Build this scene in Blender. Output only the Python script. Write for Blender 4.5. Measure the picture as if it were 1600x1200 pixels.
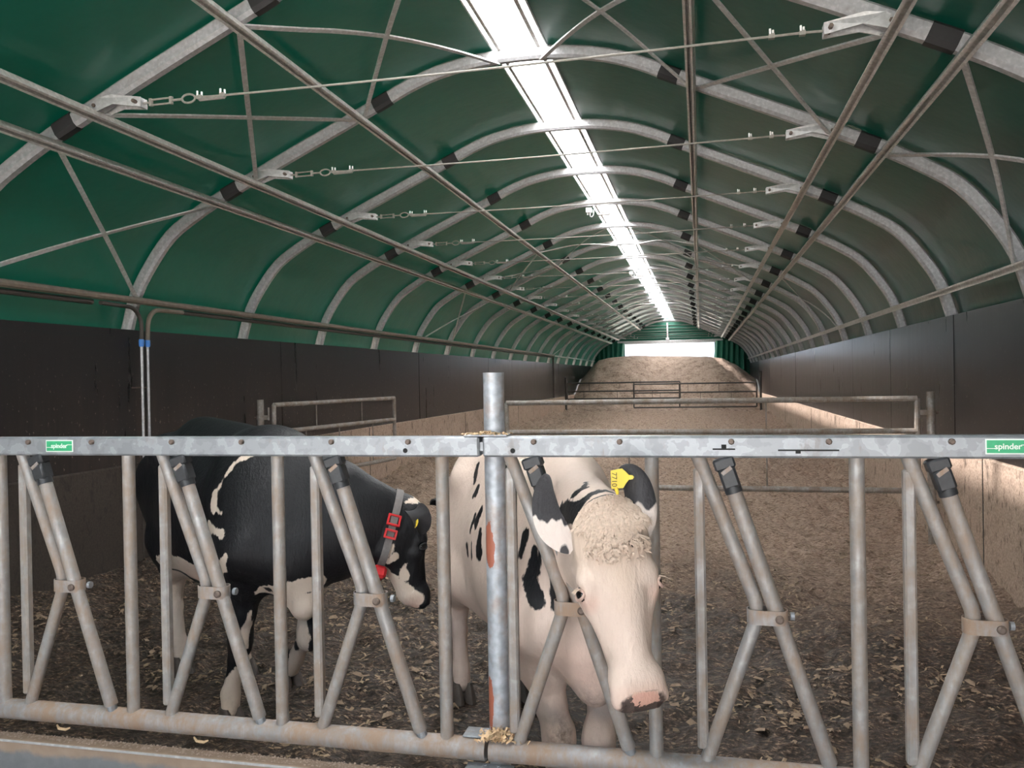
import bpy, math, random
import numpy as np
from mathutils import Vector, Matrix

for o in list(bpy.data.objects):
    bpy.data.objects.remove(o)
SC = bpy.context.scene
COL = SC.collection
rnd = random.Random(7)
RNG = np.random.default_rng(11)

# ------------------------------------------------------------------ camera, light, exposure
HC = 1.62
CAM = Vector((1.334, 0.0, HC))
YAW, PITCH, ROLL = math.radians(12.93), math.radians(-0.389), math.radians(-1.052)
cam_d = bpy.data.cameras.new('camera')
cam_d.sensor_width = 36.0
cam_d.lens = 1281.46 / 1600.0 * 36.0
cam_d.clip_end = 400
cam = bpy.data.objects.new('camera', cam_d)
COL.objects.link(cam)
f0 = Vector((-math.sin(YAW), math.cos(YAW), 0)); r0 = Vector((math.cos(YAW), math.sin(YAW), 0)); u0 = Vector((0, 0, 1))
f2 = f0 * math.cos(PITCH) + u0 * math.sin(PITCH); u2 = u0 * math.cos(PITCH) - f0 * math.sin(PITCH)
r3 = r0 * math.cos(ROLL) + u2 * math.sin(ROLL); u3 = u2 * math.cos(ROLL) - r0 * math.sin(ROLL)
cam.matrix_world = Matrix(((r3.x, u3.x, -f2.x, CAM.x), (r3.y, u3.y, -f2.y, CAM.y), (r3.z, u3.z, -f2.z, CAM.z), (0, 0, 0, 1)))
SC.camera = cam

SC.view_settings.view_transform = 'Standard'
SC.view_settings.look = 'None'
SC.view_settings.gamma = 1.0
SC.view_settings.use_curve_mapping = False
SC.view_settings.exposure = 2.3

w = bpy.data.worlds.new('sky'); SC.world = w
w.use_nodes = True
bg = w.node_tree.nodes['Background']
bg.inputs['Color'].default_value = (0.72, 0.84, 1.0, 1)
bg.inputs['Strength'].default_value = 0.6

sun_d = bpy.data.lights.new('sun', 'SUN')
sun_d.energy = 30.0; sun_d.angle = math.radians(2.0); sun_d.color = (1.0, 0.97, 0.95)
sun = bpy.data.objects.new('sun', sun_d); COL.objects.link(sun)
sd = Vector((0.72, 0.10, -0.69)).normalized()          # travel direction: from the left, high
sun.rotation_euler = sd.to_track_quat('-Z', 'Y').to_euler()

# ------------------------------------------------------------------ helpers
class MB:
    """collects shapes; build() links them as one mesh object"""
    def __init__(self): self.v = []; self.f = []
    def add(self, vs, fs):
        n = len(self.v); self.v += [tuple(p) for p in vs]; self.f += [tuple(i + n for i in q) for q in fs]
        return self
    def box(self, c, s, rot=None):
        c = Vector(c); hx, hy, hz = s[0] / 2, s[1] / 2, s[2] / 2
        P = [Vector((x, y, z)) for x in (-hx, hx) for y in (-hy, hy) for z in (-hz, hz)]
        if rot is not None: P = [rot @ p for p in P]
        return self.add([c + p for p in P], [(0, 1, 3, 2), (4, 6, 7, 5), (0, 4, 5, 1), (2, 3, 7, 6), (0, 2, 6, 4), (1, 5, 7, 3)])
    def bbox(self, c, s, b=0.004, rot=None):
        """box with chamfered edges"""
        c = Vector(c); h = [x / 2 for x in s]; vs = []; idx = {}
        for sx in (-1, 1):
            for sy in (-1, 1):
                for sz in (-1, 1):
                    for ax in range(3):
                        p = [sx * (h[0] - b), sy * (h[1] - b), sz * (h[2] - b)]
                        p[ax] += (sx, sy, sz)[ax] * b
                        idx[(sx, sy, sz, ax)] = len(vs); p = Vector(p)
                        vs.append(c + (rot @ p if rot is not None else p))
        fs = []
        sg = (-1, 1)
        for ax in range(3):
            a1, a2 = [i for i in range(3) if i != ax]
            for s0 in sg:
                q = []
                for (i, j) in ((-1, -1), (1, -1), (1, 1), (-1, 1)):
                    k = [0, 0, 0]; k[ax] = s0; k[a1] = i; k[a2] = j; q.append(idx[(*k, ax)])
                fs.append(q)
        for ax in range(3):
            a1, a2 = [i for i in range(3) if i != ax]
            for i in sg:
                for j in sg:
                    k0 = [0, 0, 0]; k0[a1] = i; k0[a2] = j; k1 = list(k0); k0[ax] = -1; k1[ax] = 1
                    fs.append([idx[(*k0, a1)], idx[(*k1, a1)], idx[(*k1, a2)], idx[(*k0, a2)]])
        for sx in sg:
            for sy in sg:
                for sz in sg: fs.append([idx[(sx, sy, sz, a)] for a in range(3)])
        return self.add(vs, fs)
    def tube(self, pts, r, n=10, cap=True, sc=None, up=None, phase=0.0):
        """sweep of a circle (or sc = list of 2-D points) along pts; r number or list"""
        P = [Vector(p) for p in pts]; m = len(P)
        R = r if isinstance(r, (list, tuple)) else [r] * m
        sec = sc or [(math.cos(2 * math.pi * k / n + phase), math.sin(2 * math.pi * k / n + phase)) for k in range(n)]
        n = len(sec); vs = []; u = None
        for i in range(m):
            t = (P[min(i + 1, m - 1)] - P[max(i - 1, 0)]).normalized()
            if up is not None: ref = Vector(up)
            elif u is None: ref = Vector((0, 0, 1)) if abs(t.z) < 0.9 else Vector((1, 0, 0))
            else: ref = u
            a = t.cross(ref).normalized(); u = a.cross(t).normalized()
            for (x, y) in sec: vs.append(P[i] + (a * x + u * y) * R[i])
        fs = [(i * n + k, i * n + (k + 1) % n, (i + 1) * n + (k + 1) % n, (i + 1) * n + k) for i in range(m - 1) for k in range(n)]
        if cap: fs += [tuple(range(n))[::-1], tuple((m - 1) * n + k for k in range(n))]
        return self.add(vs, fs)
    def ball(self, c, r, nu=12, nv=8, M=None):
        c = Vector(c); vs = []; rr = r if isinstance(r, (tuple, list)) else (r, r, r)
        for j in range(nv + 1):
            th = math.pi * j / nv
            for i in range(nu):
                ph = 2 * math.pi * i / nu
                p = Vector((rr[0] * math.sin(th) * math.cos(ph), rr[1] * math.sin(th) * math.sin(ph), rr[2] * math.cos(th)))
                vs.append(c + (M @ p if M is not None else p))
        fs = [(j * nu + i, (j + 1) * nu + i, (j + 1) * nu + (i + 1) % nu, j * nu + (i + 1) % nu) for j in range(nv) for i in range(nu)]
        return self.add(vs, fs)
    def build(self, name, mat, parent=None, smooth=30, off=None):
        o0 = Vector((0, 0, 0))
        if off is not None: o0 = Vector(off)
        elif parent is not None: o0 = ROOTLOC.get(parent.name, Vector((0, 0, 0)))
        me = bpy.data.meshes.new(name)
        me.from_pydata([(x - o0.x, y - o0.y, z - o0.z) for (x, y, z) in self.v], [], self.f)
        me.materials.append(mat)
        fix_normals(me)
        if smooth:
            me.shade_smooth(); me.set_sharp_from_angle(angle=math.radians(smooth))
        return link(name, me, parent, o0)

import bmesh
def fix_normals(me):
    b = bmesh.new(); b.from_mesh(me)
    bmesh.ops.recalc_face_normals(b, faces=b.faces); b.to_mesh(me); b.free()
ROOTLOC = {}
def link(name, me, parent, o0=Vector((0, 0, 0))):
    o = bpy.data.objects.new(name, me); COL.objects.link(o)
    if parent is not None: o.parent = parent
    else: o.location = o0
    ROOTLOC[o.name] = Vector(o0)
    return o
def thing(name, label, cat, loc=(0, 0, 0), group=None):
    o = bpy.data.objects.new(name, None); COL.objects.link(o); o.location = loc; o.empty_display_size = 0.1
    ROOTLOC[o.name] = Vector(loc)
    return tag(o, label, cat, group)
def tag(o, label=None, cat=None, group=None, kind=None):
    if label: o['label'] = label
    if cat: o['category'] = cat
    if group: o['group'] = group
    if kind: o['kind'] = kind
    return o
def dup(root, loc, label, group=None):
    r = root.copy(); COL.objects.link(r); r.location = loc; r['label'] = label
    if group: r['group'] = group
    for ch in root.children:
        c = ch.copy(); COL.objects.link(c); c.parent = r
        for g in ch.children:
            d = g.copy(); COL.objects.link(d); d.parent = c
    ROOTLOC[r.name] = Vector(loc)
    return r

# ------------------------------------------------------------------ node materials
class NT:
    def __init__(self, name):
        self.m = bpy.data.materials.new(name); self.m.use_nodes = True
        self.t = self.m.node_tree; self.p = self.t.nodes['Principled BSDF']; self.out = self.t.nodes['Material Output']
    def n(self, typ, **kw):
        x = self.t.nodes.new('ShaderNode' + typ)
        for k, v in kw.items():
            if k in x.inputs.keys() if isinstance(k, str) else False: self.set(x.inputs[k], v)
            else: setattr(x, k, v)
        return x
    def set(self, sock, v):
        if isinstance(v, bpy.types.NodeSocket): self.t.links.new(v, sock)
        elif hasattr(v, 'outputs'): self.t.links.new(v.outputs[0], sock)
        else:
            if isinstance(v, tuple) and len(v) == 3 and sock.type == 'RGBA': v = (*v, 1)
            sock.default_value = v
    def P(self, **kw):
        for k, v in kw.items(): self.set(self.p.inputs[k.replace('_', ' ')], v)
        return self
    def coord(self, kind='Object'): return self.n('TexCoord').outputs[kind]
    def pos(self): return self.n('NewGeometry').outputs['Position']
    def mapv(self, v, scale=(1, 1, 1), loc=(0, 0, 0), rot=(0, 0, 0)):
        m = self.n('Mapping'); self.set(m.inputs['Vector'], v); m.inputs['Scale'].default_value = scale
        m.inputs['Location'].default_value = loc; m.inputs['Rotation'].default_value = rot
        return m.outputs[0]
    def noise(self, v, scale=5, detail=4, rough=0.55, dist=0.0, out='Fac'):
        x = self.n('TexNoise'); self.set(x.inputs['Vector'], v); x.inputs['Scale'].default_value = scale
        x.inputs['Detail'].default_value = detail; x.inputs['Roughness'].default_value = rough; x.inputs['Distortion'].default_value = dist
        return x.outputs[out]
    def vor(self, v, scale=5, out='Color', feature='F1'):
        x = self.n('TexVoronoi'); x.feature = feature; self.set(x.inputs['Vector'], v); x.inputs['Scale'].default_value = scale
        return x.outputs[out]
    def ramp(self, f, stops, interp='LINEAR'):
        x = self.n('ValToRGB'); x.color_ramp.interpolation = interp; e = x.color_ramp.elements
        while len(e) < len(stops): e.new(0.5)
        for i, (p, c) in enumerate(stops):
            e[i].position = p
            e[i].color = (c, c, c, 1) if not isinstance(c, tuple) else (*c, 1)
        self.set(x.inputs[0], f); return x.outputs[0]
    def mix(self, f, a, b, mode='MIX'):
        x = self.n('Mix'); x.data_type = 'RGBA'; x.blend_type = mode
        self.set(x.inputs[0], f); self.set(x.inputs[6], a); self.set(x.inputs[7], b); return x.outputs[2]
    def math(self, op, a, b=0.0, clamp=False):
        x = self.n('Math'); x.operation = op; x.use_clamp = clamp; self.set(x.inputs[0], a); self.set(x.inputs[1], b); return x.outputs[0]
    def mr(self, v, a, b, c=0.0, d=1.0):
        x = self.n('MapRange'); x.clamp = True
        for i, q in enumerate((v, a, b, c, d)): self.set(x.inputs[i], q)
        return x.outputs[0]
    def sep(self, v):
        x = self.n('SeparateXYZ'); self.set(x.inputs[0], v); return x.outputs
    def bump(self, h, strength=0.3, dist=0.01):
        x = self.n('Bump'); self.set(x.inputs['Height'], h); x.inputs['Strength'].default_value = strength
        x.inputs['Distance'].default_value = dist; self.set(self.p.inputs['Normal'], x.outputs[0]); return self
    def attr(self, name):
        x = self.n('Attribute'); x.attribute_name = name; return x.outputs['Fac']

def plain(name, col, rough=0.5, metal=0.0, var=0.15, scale=30, bump=0.0):
    t = NT(name); v = t.coord()
    f = t.noise(v, scale, 3)
    c2 = tuple(c * (1 - var) for c in col); c1 = tuple(min(1, c * (1 + var)) for c in col)
    t.P(Base_Color=t.mix(f, c2, c1), Roughness=rough, Metallic=metal)
    if bump: t.bump(f, bump, 0.004)
    return t.m
def galv(name, base=(0.36, 0.37, 0.39), dirt=0.5, dirtcol=(0.26, 0.18, 0.13), spangle=22, metal=0.35, rough=0.42, space='pos', flake=False):
    t = NT(name); v = t.pos() if space == 'pos' else t.coord()
    wv = t.n('VectorMath'); wv.operation = 'ADD'
    nz = t.noise(v, 35, 2, out='Color'); sc = t.n('VectorMath'); sc.operation = 'SCALE'; t.set(sc.inputs[0], nz); sc.inputs['Scale'].default_value = 0.03
    t.set(wv.inputs[0], v); t.set(wv.inputs[1], sc.outputs[0])
    sp = t.ramp(t.noise(wv.outputs[0], spangle, 2, 0.4), [(0.40, 0.88), (0.44, 1.0), (0.55, 1.0), (0.575, 1.24), (0.66, 1.18)] if flake else [(0.34, 0.86), (0.5, 0.97), (0.56, 1.0), (0.66, 1.16)])
    c = t.mix(1.0, base, sp, 'MULTIPLY')
    d1 = t.noise(v, 9, 5, 0.65); d2 = t.noise(t.mapv(v, (60, 60, 12)), 1, 4, 0.7)
    df = t.ramp(t.math('ADD', t.math('MULTIPLY', d1, 0.6), t.math('MULTIPLY', d2, 0.4)), [(0.62 - dirt * 0.28, 0.0), (0.80 - dirt * 0.22, 1.0)])
    df = t.math('MULTIPLY', df, min(1.0, 0.35 + dirt))
    c = t.mix(df, c, dirtcol)
    t.P(Base_Color=c, Metallic=t.math('MULTIPLY', t.math('SUBTRACT', 1.0, df), metal), Roughness=t.mr(df, 0, 1, rough, 0.8))
    t.bump(t.math('ADD', t.math('MULTIPLY', d2, 0.6), t.math('MULTIPLY', df, 0.5)), 0.15, 0.003)
    return t.m

M = {}
M['rail'] = galv('galvanised_rail', (0.265, 0.28, 0.30), 0.25, spangle=26, flake=True)
M['tube'] = galv('galvanised_tube', (0.325, 0.315, 0.31), 0.75, (0.285, 0.215, 0.17), spangle=30)
M['tubelow'] = galv('galvanised_low_rail', (0.32, 0.32, 0.33), 0.95, (0.30, 0.205, 0.145), spangle=30)
M['arch'] = galv('galvanised_arch', (0.42, 0.42, 0.43), 0.38, (0.28, 0.255, 0.24), spangle=40, space='obj')
M['purlin'] = galv('purlin_steel', (0.58, 0.56, 0.53), 0.45, (0.40, 0.355, 0.315), spangle=40)
M['brace'] = galv('brace_steel', (0.50, 0.50, 0.50), 0.4, (0.34, 0.31, 0.285), spangle=40)
M['bracket'] = galv('bracket_steel', (0.52, 0.52, 0.52), 0.35, (0.33, 0.29, 0.26), spangle=40, space='obj')
M['gate'] = galv('gate_steel', (0.36, 0.335, 0.31), 0.85, (0.235, 0.18, 0.14), spangle=40)
M['fargate'] = plain('far_gate_steel', (0.075, 0.065, 0.06), 0.6, 0.2)
M['rope'] = plain('tie_cable', (0.27, 0.255, 0.23), 0.7, 0.2, 0.35, 60)
M['sleeve'] = plain('black_joint_tape', (0.018, 0.017, 0.018), 0.65, 0, 0.3, 40)
M['blackplastic'] = plain('black_plastic', (0.030, 0.032, 0.036), 0.45, 0, 0.4, 60, 0.2)
M['bolt'] = plain('rusty_bolt', (0.16, 0.12, 0.10), 0.6, 0.4, 0.4, 80)
M['dark'] = plain('dark_gap', (0.01, 0.01, 0.01), 0.8)
M['white'] = plain('white_paint', (0.8, 0.8, 0.8), 0.5)
M['stick'] = plain('green_sticker', (0.035, 0.38, 0.17), 0.4, 0, 0.25, 50)
M['stickw'] = plain('white_print', (0.72, 0.80, 0.74), 0.5)
M['clip'] = plain('white_nut', (0.8, 0.8, 0.8), 0.4)
M['blue'] = plain('blue_coupling', (0.05, 0.22, 0.62), 0.45)
M['hose'] = plain('black_hose', (0.045, 0.036, 0.030), 0.6, 0, 0.3, 40)
M['conduit'] = plain('brown_water_pipe', (0.165, 0.135, 0.105), 0.55, 0.1, 0.4, 20)
M['lamp'] = plain('lamp_housing', (0.33, 0.31, 0.29), 0.5, 0.3)
M['box'] = plain('junction_box', (0.55, 0.55, 0.55), 0.5)

# tarpaulin: glossy green sheet that lets a little sunlight through
def tarp(name, col=(0.006, 0.057, 0.043), tr=(0.0, 0.26, 0.13), f=0.0022, rough=0.32):
    t = NT(name); v = t.pos()
    nz = t.noise(v, 1.4, 4, 0.6)
    weave = t.noise(t.mapv(v, (90, 6, 90)), 1, 2)
    t.P(Base_Color=t.mix(nz, tuple(c * 0.8 for c in col), tuple(c * 1.15 for c in col)), Roughness=t.mr(nz, 0.3, 0.7, rough - 0.02, rough + 0.03))
    t.p.inputs['Specular IOR Level'].default_value = 0.5
    t.bump(t.math('ADD', nz, t.math('MULTIPLY', weave, 0.02)), 0.2, 0.05)
    tl = t.n('BsdfTranslucent'); t.set(tl.inputs['Color'], tr)
    mx = t.n('MixShader'); mx.inputs[0].default_value = f
    t.t.links.new(t.p.outputs[0], mx.inputs[1]); t.t.links.new(tl.outputs[0], mx.inputs[2]); t.t.links.new(mx.outputs[0], t.out.inputs[0])
    return t.m
M['tarp'] = tarp('green_tarpaulin')
M['tarp2'] = tarp('green_curtain', (0.004, 0.10, 0.06), (0.0, 0.25, 0.15), 0.05, 0.5)
def skylight_mat():
    t = NT('skylight_sheet'); t.P(Base_Color=(0.9, 0.9, 0.9), Roughness=0.3)
    tl = t.n('BsdfTranslucent'); tl.inputs['Color'].default_value = (0.93, 0.95, 0.96, 1)
    tp = t.n('BsdfTransparent')
    a = t.n('MixShader'); a.inputs[0].default_value = 0.06
    t.t.links.new(tl.outputs[0], a.inputs[1]); t.t.links.new(tp.outputs[0], a.inputs[2])
    b = t.n('MixShader'); b.inputs[0].default_value = 0.9
    t.t.links.new(t.p.outputs[0], b.inputs[1]); t.t.links.new(a.outputs[0], b.inputs[2]); t.t.links.new(b.outputs[0], t.out.inputs[0])
    return t.m
M['skylight'] = skylight_mat()

def panel_mat():
    t = NT('black_board'); v = t.pos(); sx = t.sep(v)
    st = t.noise(t.mapv(v, (9, 9, 0.8)), 1, 5, 0.65)          # vertical run marks
    big = t.noise(v, 1.2, 4)
    spl = t.ramp(t.noise(t.mapv(v, (1, 1, 0.7)), 34, 3, 0.6), [(0.645, 0.0), (0.70, 1.0)])
    low = t.mr(sx[2], 1.9, 1.0, 0.15, 1.0)
    dust = t.math('MULTIPLY', t.ramp(st, [(0.40, 0.0), (0.72, 1.0)]), t.math('MULTIPLY', low, 0.24))
    c = t.mix(big, (0.013, 0.012, 0.0125), (0.023, 0.0205, 0.021))
    c = t.mix(dust, c, (0.12, 0.085, 0.065))
    c = t.mix(t.math('MULTIPLY', spl, t.math('MULTIPLY', low, 0.75)), c, (0.30, 0.25, 0.21))
    t.P(Base_Color=c, Roughness=t.mr(st, 0.3, 0.7, 0.27, 0.32))
    t.bump(st, 0.02, 0.01)
    return t.m
M['panel'] = panel_mat()
def concrete_mat():
    t = NT('splashed_concrete'); v = t.pos(); sx = t.sep(v)
    big = t.noise(v, 2.2, 5, 0.6)
    gr = t.noise(v, 60, 3, 0.6)
    sp = t.ramp(t.noise(t.mapv(v, (1, 1, 0.55)), 26, 4, 0.62), [(0.56, 0.0), (0.66, 1.0)])
    sp2 = t.ramp(t.noise(t.mapv(v, (1, 1, 0.45), (3, 1, 2)), 9, 4, 0.6), [(0.60, 0.0), (0.68, 1.0)])
    c = t.mix(big, (0.42, 0.295, 0.22), (0.62, 0.47, 0.37))
    c = t.mix(t.math('MULTIPLY', t.ramp(gr, [(0.42, 1.0), (0.6, 0.0)]), 0.45), c, (0.20, 0.13, 0.09))
    c = t.mix(t.math('MULTIPLY', sp, 0.6), c, (0.10, 0.06, 0.04))
    c = t.mix(t.math('MULTIPLY', sp2, 0.7), c, (0.06, 0.04, 0.03))
    # the left wall beside the feed fence is caked with manure
    near = t.math('MULTIPLY', t.mr(sx[0], -1, -2, 0, 1), t.mr(t.math('ADD', sx[1], t.math('MULTIPLY', big, 4.0)), 9.5, 12.5, 1, 0))
    c = t.mix(t.math('MULTIPLY', near, 0.93), c, (0.017, 0.0125, 0.010))
    t.P(Base_Color=c, Roughness=0.85)
    t.bump(t.math('ADD', gr, t.math('MULTIPLY', sp, 0.5)), 0.35, 0.01)
    return t.m
M['concrete'] = concrete_mat()
def floor_mat():
    t = NT('manure_bedding'); v = t.pos(); sx = t.sep(v)
    n1 = t.noise(v, 1.1, 5, 0.6); n2 = t.noise(v, 7, 5, 0.65); n3 = t.noise(t.mapv(v, (1, 1.6, 1)), 34, 4, 0.7); n4 = t.noise(t.mapv(v, (1, 2.4, 1), (5, 3, 0)), 16, 4, 0.7)
    # wet manure by the fence and the left wall, dry sawdust further back
    d = t.math('ADD', sx[1], t.math('ADD', t.math('MULTIPLY', sx[0], 0.22), t.math('MULTIPLY', t.math('SUBTRACT', n1, 0.5), 3.4)))
    dry = t.mr(d, 5.6, 8.4)
    wet = t.ramp(n3, [(0.38, (0.022, 0.0135, 0.010)), (0.49, (0.070, 0.044, 0.032)), (0.57, (0.145, 0.095, 0.068)), (0.64, (0.42, 0.295, 0.205))])
    wet = t.mix(t.math('MULTIPLY', t.ramp(n2, [(0.42, 1.0), (0.6, 0.0)]), 0.55), wet, (0.022, 0.017, 0.014))
    dr = t.ramp(n3, [(0.30, (0.16, 0.098, 0.068)), (0.45, (0.36, 0.25, 0.185)), (0.65, (0.53, 0.39, 0.305)), (0.8, (0.62, 0.48, 0.38))])
    dr = t.mix(t.math('MULTIPLY', t.ramp(n4, [(0.36, 1.0), (0.50, 0.0)]), 0.7), dr, (0.10, 0.06, 0.042))
    c = t.mix(dry, wet, dr)
    t.P(Base_Color=c, Roughness=t.mr(t.math('ADD', dry, t.math('MULTIPLY', n2, 0.6)), 0.25, 0.9, 0.5, 0.9)); t.p.inputs['Specular IOR Level'].default_value = 0.3
    t.bump(t.math('ADD', t.math('MULTIPLY', n3, 0.7), n2), 0.8, 0.04)
    return t.m
M['floor'] = floor_mat()
def pile_mat():
    t = NT('sawdust'); v = t.pos()
    n2 = t.noise(v, 3.2, 6, 0.68); n3 = t.noise(v, 14, 5, 0.7)
    c = t.ramp(t.math('ADD', t.math('MULTIPLY', n2, 0.5), t.math('MULTIPLY', n3, 0.5)), [(0.36, (0.13, 0.085, 0.063)), (0.47, (0.33, 0.235, 0.18)), (0.62, (0.48, 0.355, 0.28))])
    t.P(Base_Color=c, Roughness=0.95); t.bump(n3, 0.8, 0.06)
    return t.m
M['pile'] = pile_mat()
M['straw'] = plain('straw_chip', (0.36, 0.26, 0.17), 0.7, 0, 0.6, 8)
M['straw2'] = plain('straw_scrap', (0.30, 0.215, 0.15), 0.85, 0, 0.5, 30, 0.3)
M['dust'] = plain('pale_sawdust', (0.48, 0.37, 0.30), 0.9, 0, 0.2, 40)
M['chips'] = plain('fresh_wood_chip', (0.62, 0.43, 0.26), 0.8, 0, 0.3, 60)
M['alley'] = plain('alley_concrete', (0.30, 0.28, 0.26), 0.85, 0, 0.25, 6)
M['ground'] = plain('outdoor_ground', (0.22, 0.21, 0.19), 0.9, 0, 0.2, 2)
def kerb_mat():
    t = NT('kerb_concrete'); v = t.pos(); sx = t.sep(v)
    n = t.noise(v, 6, 5, 0.65)
    stain = t.mr(t.math('ADD', sx[2], t.math('MULTIPLY', t.math('SUBTRACT', n, 0.5), 0.07)), 0.300, 0.318)
    c = t.mix(t.noise(v, 25, 4), (0.13, 0.135, 0.14), (0.22, 0.22, 0.225))
    c = t.mix(stain, c, t.mix(t.noise(v, 18, 4), (0.25, 0.165, 0.11), (0.40, 0.30, 0.23)))
    t.P(Base_Color=c, Roughness=0.7); t.bump(n, 0.2, 0.01)
    return t.m
M['kerb'] = kerb_mat()
def post_mat():
    t = NT('worn_post'); v = t.pos(); sx = t.sep(v)
    n = t.noise(t.mapv(v, (1, 1, 0.8)), 24, 4, 0.6); sp = t.noise(v, 40, 2, 0.4)
    c = t.mix(1.0, (0.40, 0.43, 0.47), t.ramp(sp, [(0.3, 0.8), (0.7, 1.2)]), 'MULTIPLY')
    c = t.mix(t.math('MULTIPLY', t.ramp(t.noise(v, 11, 5, 0.65), [(0.46, 0.0), (0.62, 1.0)]), 0.55), c, (0.34, 0.25, 0.19))
    def patch(x, z, rx, rz):
        a = t.math('DIVIDE', t.math('SUBTRACT', sx[0], x), rx); b = t.math('DIVIDE', t.math('SUBTRACT', sx[2], z), rz)
        return t.math('ADD', t.math('MULTIPLY', a, a), t.math('MULTIPLY', b, b))
    p = t.math('MINIMUM', patch(0.668, 1.085, 0.017, 0.075), patch(0.660, 0.575, 0.012, 0.09))
    rust = t.ramp(t.math('ADD', p, t.math('MULTIPLY', t.math('SUBTRACT', n, 0.5), 3.0)), [(0.9, 1.0), (1.1, 0.0)])
    c = t.mix(rust, c, (0.36, 0.115, 0.07))
    t.P(Base_Color=c, Roughness=0.45, Metallic=t.math('MULTIPLY', t.math('SUBTRACT', 1.0, rust), 0.3)); t.bump(t.math('ADD', n, rust), 0.12, 0.003)
    return t.m
M['post'] = post_mat()

# ------------------------------------------------------------------ numpy noise for terrain
def vnoise(x, y, seed=0):
    xi = np.floor(x).astype(np.int64); yi = np.floor(y).astype(np.int64); fx = x - xi; fy = y - yi
    def h(a, b):
        n = (a * 374761393 + b * 668265263 + seed * 1442695041) & 0x7fffffff
        n = ((n ^ (n >> 13)) * 1274126177) & 0x7fffffff
        return ((n ^ (n >> 16)) & 0xffff) / 65535.0
    u = fx * fx * (3 - 2 * fx); v = fy * fy * (3 - 2 * fy)
    return (h(xi, yi) * (1 - u) + h(xi + 1, yi) * u) * (1 - v) + (h(xi, yi + 1) * (1 - u) + h(xi + 1, yi + 1) * u) * v
def fbm(x, y, f, octs, seed=0, gain=0.5):
    s = 0; a = 1.0; t = 0
    for i in range(octs):
        s = s + a * (vnoise(x * f, y * f, seed + i) - 0.5); t += a; f *= 2.03; a *= gain
    return s / t
def grid_mesh(name, X, Y, Z, mat, kind=None, parent=None):
    ny, nx = X.shape
    v = np.stack([X, Y, Z], -1).reshape(-1, 3)
    i = np.arange(ny * nx).reshape(ny, nx)
    q = np.stack([i[:-1, :-1], i[:-1, 1:], i[1:, 1:], i[1:, :-1]], -1).reshape(-1, 4)
    me = np_mesh(name, v, q); me.materials.append(mat); me.shade_smooth()
    o = link(name, me, parent)
    if kind: o['kind'] = kind
    return o
def np_mesh(name, v, q):
    me = bpy.data.meshes.new(name)
    me.vertices.add(len(v)); me.vertices.foreach_set('co', np.ascontiguousarray(v, np.float32).ravel())
    k = q.shape[1]
    me.loops.add(q.size); me.loops.foreach_set('vertex_index', np.ascontiguousarray(q, np.int32).ravel())
    me.polygons.add(len(q)); me.polygons.foreach_set('loop_start', np.arange(0, q.size, k, dtype=np.int32))
    me.update(calc_edges=True); me.validate()
    return me

# ------------------------------------------------------------------ dimensions of the shelter
S = 1.86                      # spacing of the arches
Y0 = 4.425                    # first arch in view
NA = 19
YEND = Y0 + 18 * S + 0.05     # far gable
WX = 3.497                    # board face
CX = 3.47                     # concrete face
CZ = 0.935; WZ = 2.105
# arch centre line, left half from foot to ridge (inner face of the tube)
HALF = [(3.60, 1.70), (3.57, 1.95), (3.522, 2.127), (3.435, 2.40), (3.29, 2.64), (3.09, 2.88), (2.85, 3.04), (2.64, 3.155), (2.517, 3.215), (2.26, 3.335), (2.004, 3.455), (1.62, 3.627), (1.131, 3.845), (0.92, 3.945), (0.66, 4.035), (0.34, 4.09), (0.0, 4.105)]
PROF = [(-x, z) for x, z in HALF] + [(x, z) for x, z in HALF[-2::-1]]
def cr(p, n=4):
    out = []
    for i in range(len(p) - 1):
        a, b, c, d = Vector(p[max(i - 1, 0)]), Vector(p[i]), Vector(p[i + 1]), Vector(p[min(i + 2, len(p) - 1)])
        for k in range(n):
            t = k / n
            out.append(0.5 * ((2 * b) + (c - a) * t + (2 * a - 5 * b + 4 * c - d) * t * t + (3 * b - a - 3 * c + d) * t ** 3))
    out.append(Vector(p[-1])); return out
FINE = cr(PROF, 3)
def nrm2(P, i):
    t = (P[min(i + 1, len(P) - 1)] - P[max(i - 1, 0)]).normalized()
    return Vector((-t.y, t.x))               # outward (up at the ridge)
def on_arch(x, off=0.0):
    """point of the arch profile at given x (signed), moved outward by off"""
    for i in range(len(FINE) - 1):
        a, b = FINE[i], FINE[i + 1]
        if a.x <= x <= b.x:
            t = (x - a.x) / max(1e-6, b.x - a.x); p = a.lerp(b, t); n = nrm2(FINE, i)
            return p + n * off
    return FINE[0] if x < 0 else FINE[-1]

# ------------------------------------------------------------------ floor and walls
def floor_h(X, Y):
    h = np.interp(Y, [2, 6, 9, 15, 24, 31, 40], [0.0, 0.0, 0.06, 0.20, 0.27, 0.32, 0.35])
    k = np.clip((9 - Y) / 5, 0, 1)
    h = h + 0.16 * np.clip((-X - 2.3) / 1.2, 0, 1) ** 1.5 * k           # manure banked against the left wall
    h = h + 0.10 * np.clip((X - 2.9) / 0.6, 0, 1) ** 2 * np.clip((Y - 8) / 3, 0, 1) + 0.15 * np.clip((-X - 2.7) / 0.8, 0, 1) ** 2 * np.clip((Y - 11) / 4, 0, 1)
    amp = np.clip(0.035 + 0.006 * (Y - 3), 0.03, 0.09)
    h = h + amp * 1.6 * fbm(X, Y, 0.9, 3, 3)
    h = h + amp * 2.3 * fbm(X, Y, 5.5, 4, 9, 0.65) * np.clip((Y - 2.4) / 0.6, 0.3, 1)
    h = h - 0.03 * np.clip(fbm(X * 1.2, Y * 0.8, 3.0, 3, 21) - 0.08, 0, 0.2) / 0.2
    return h
ys = [2.56]
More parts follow.
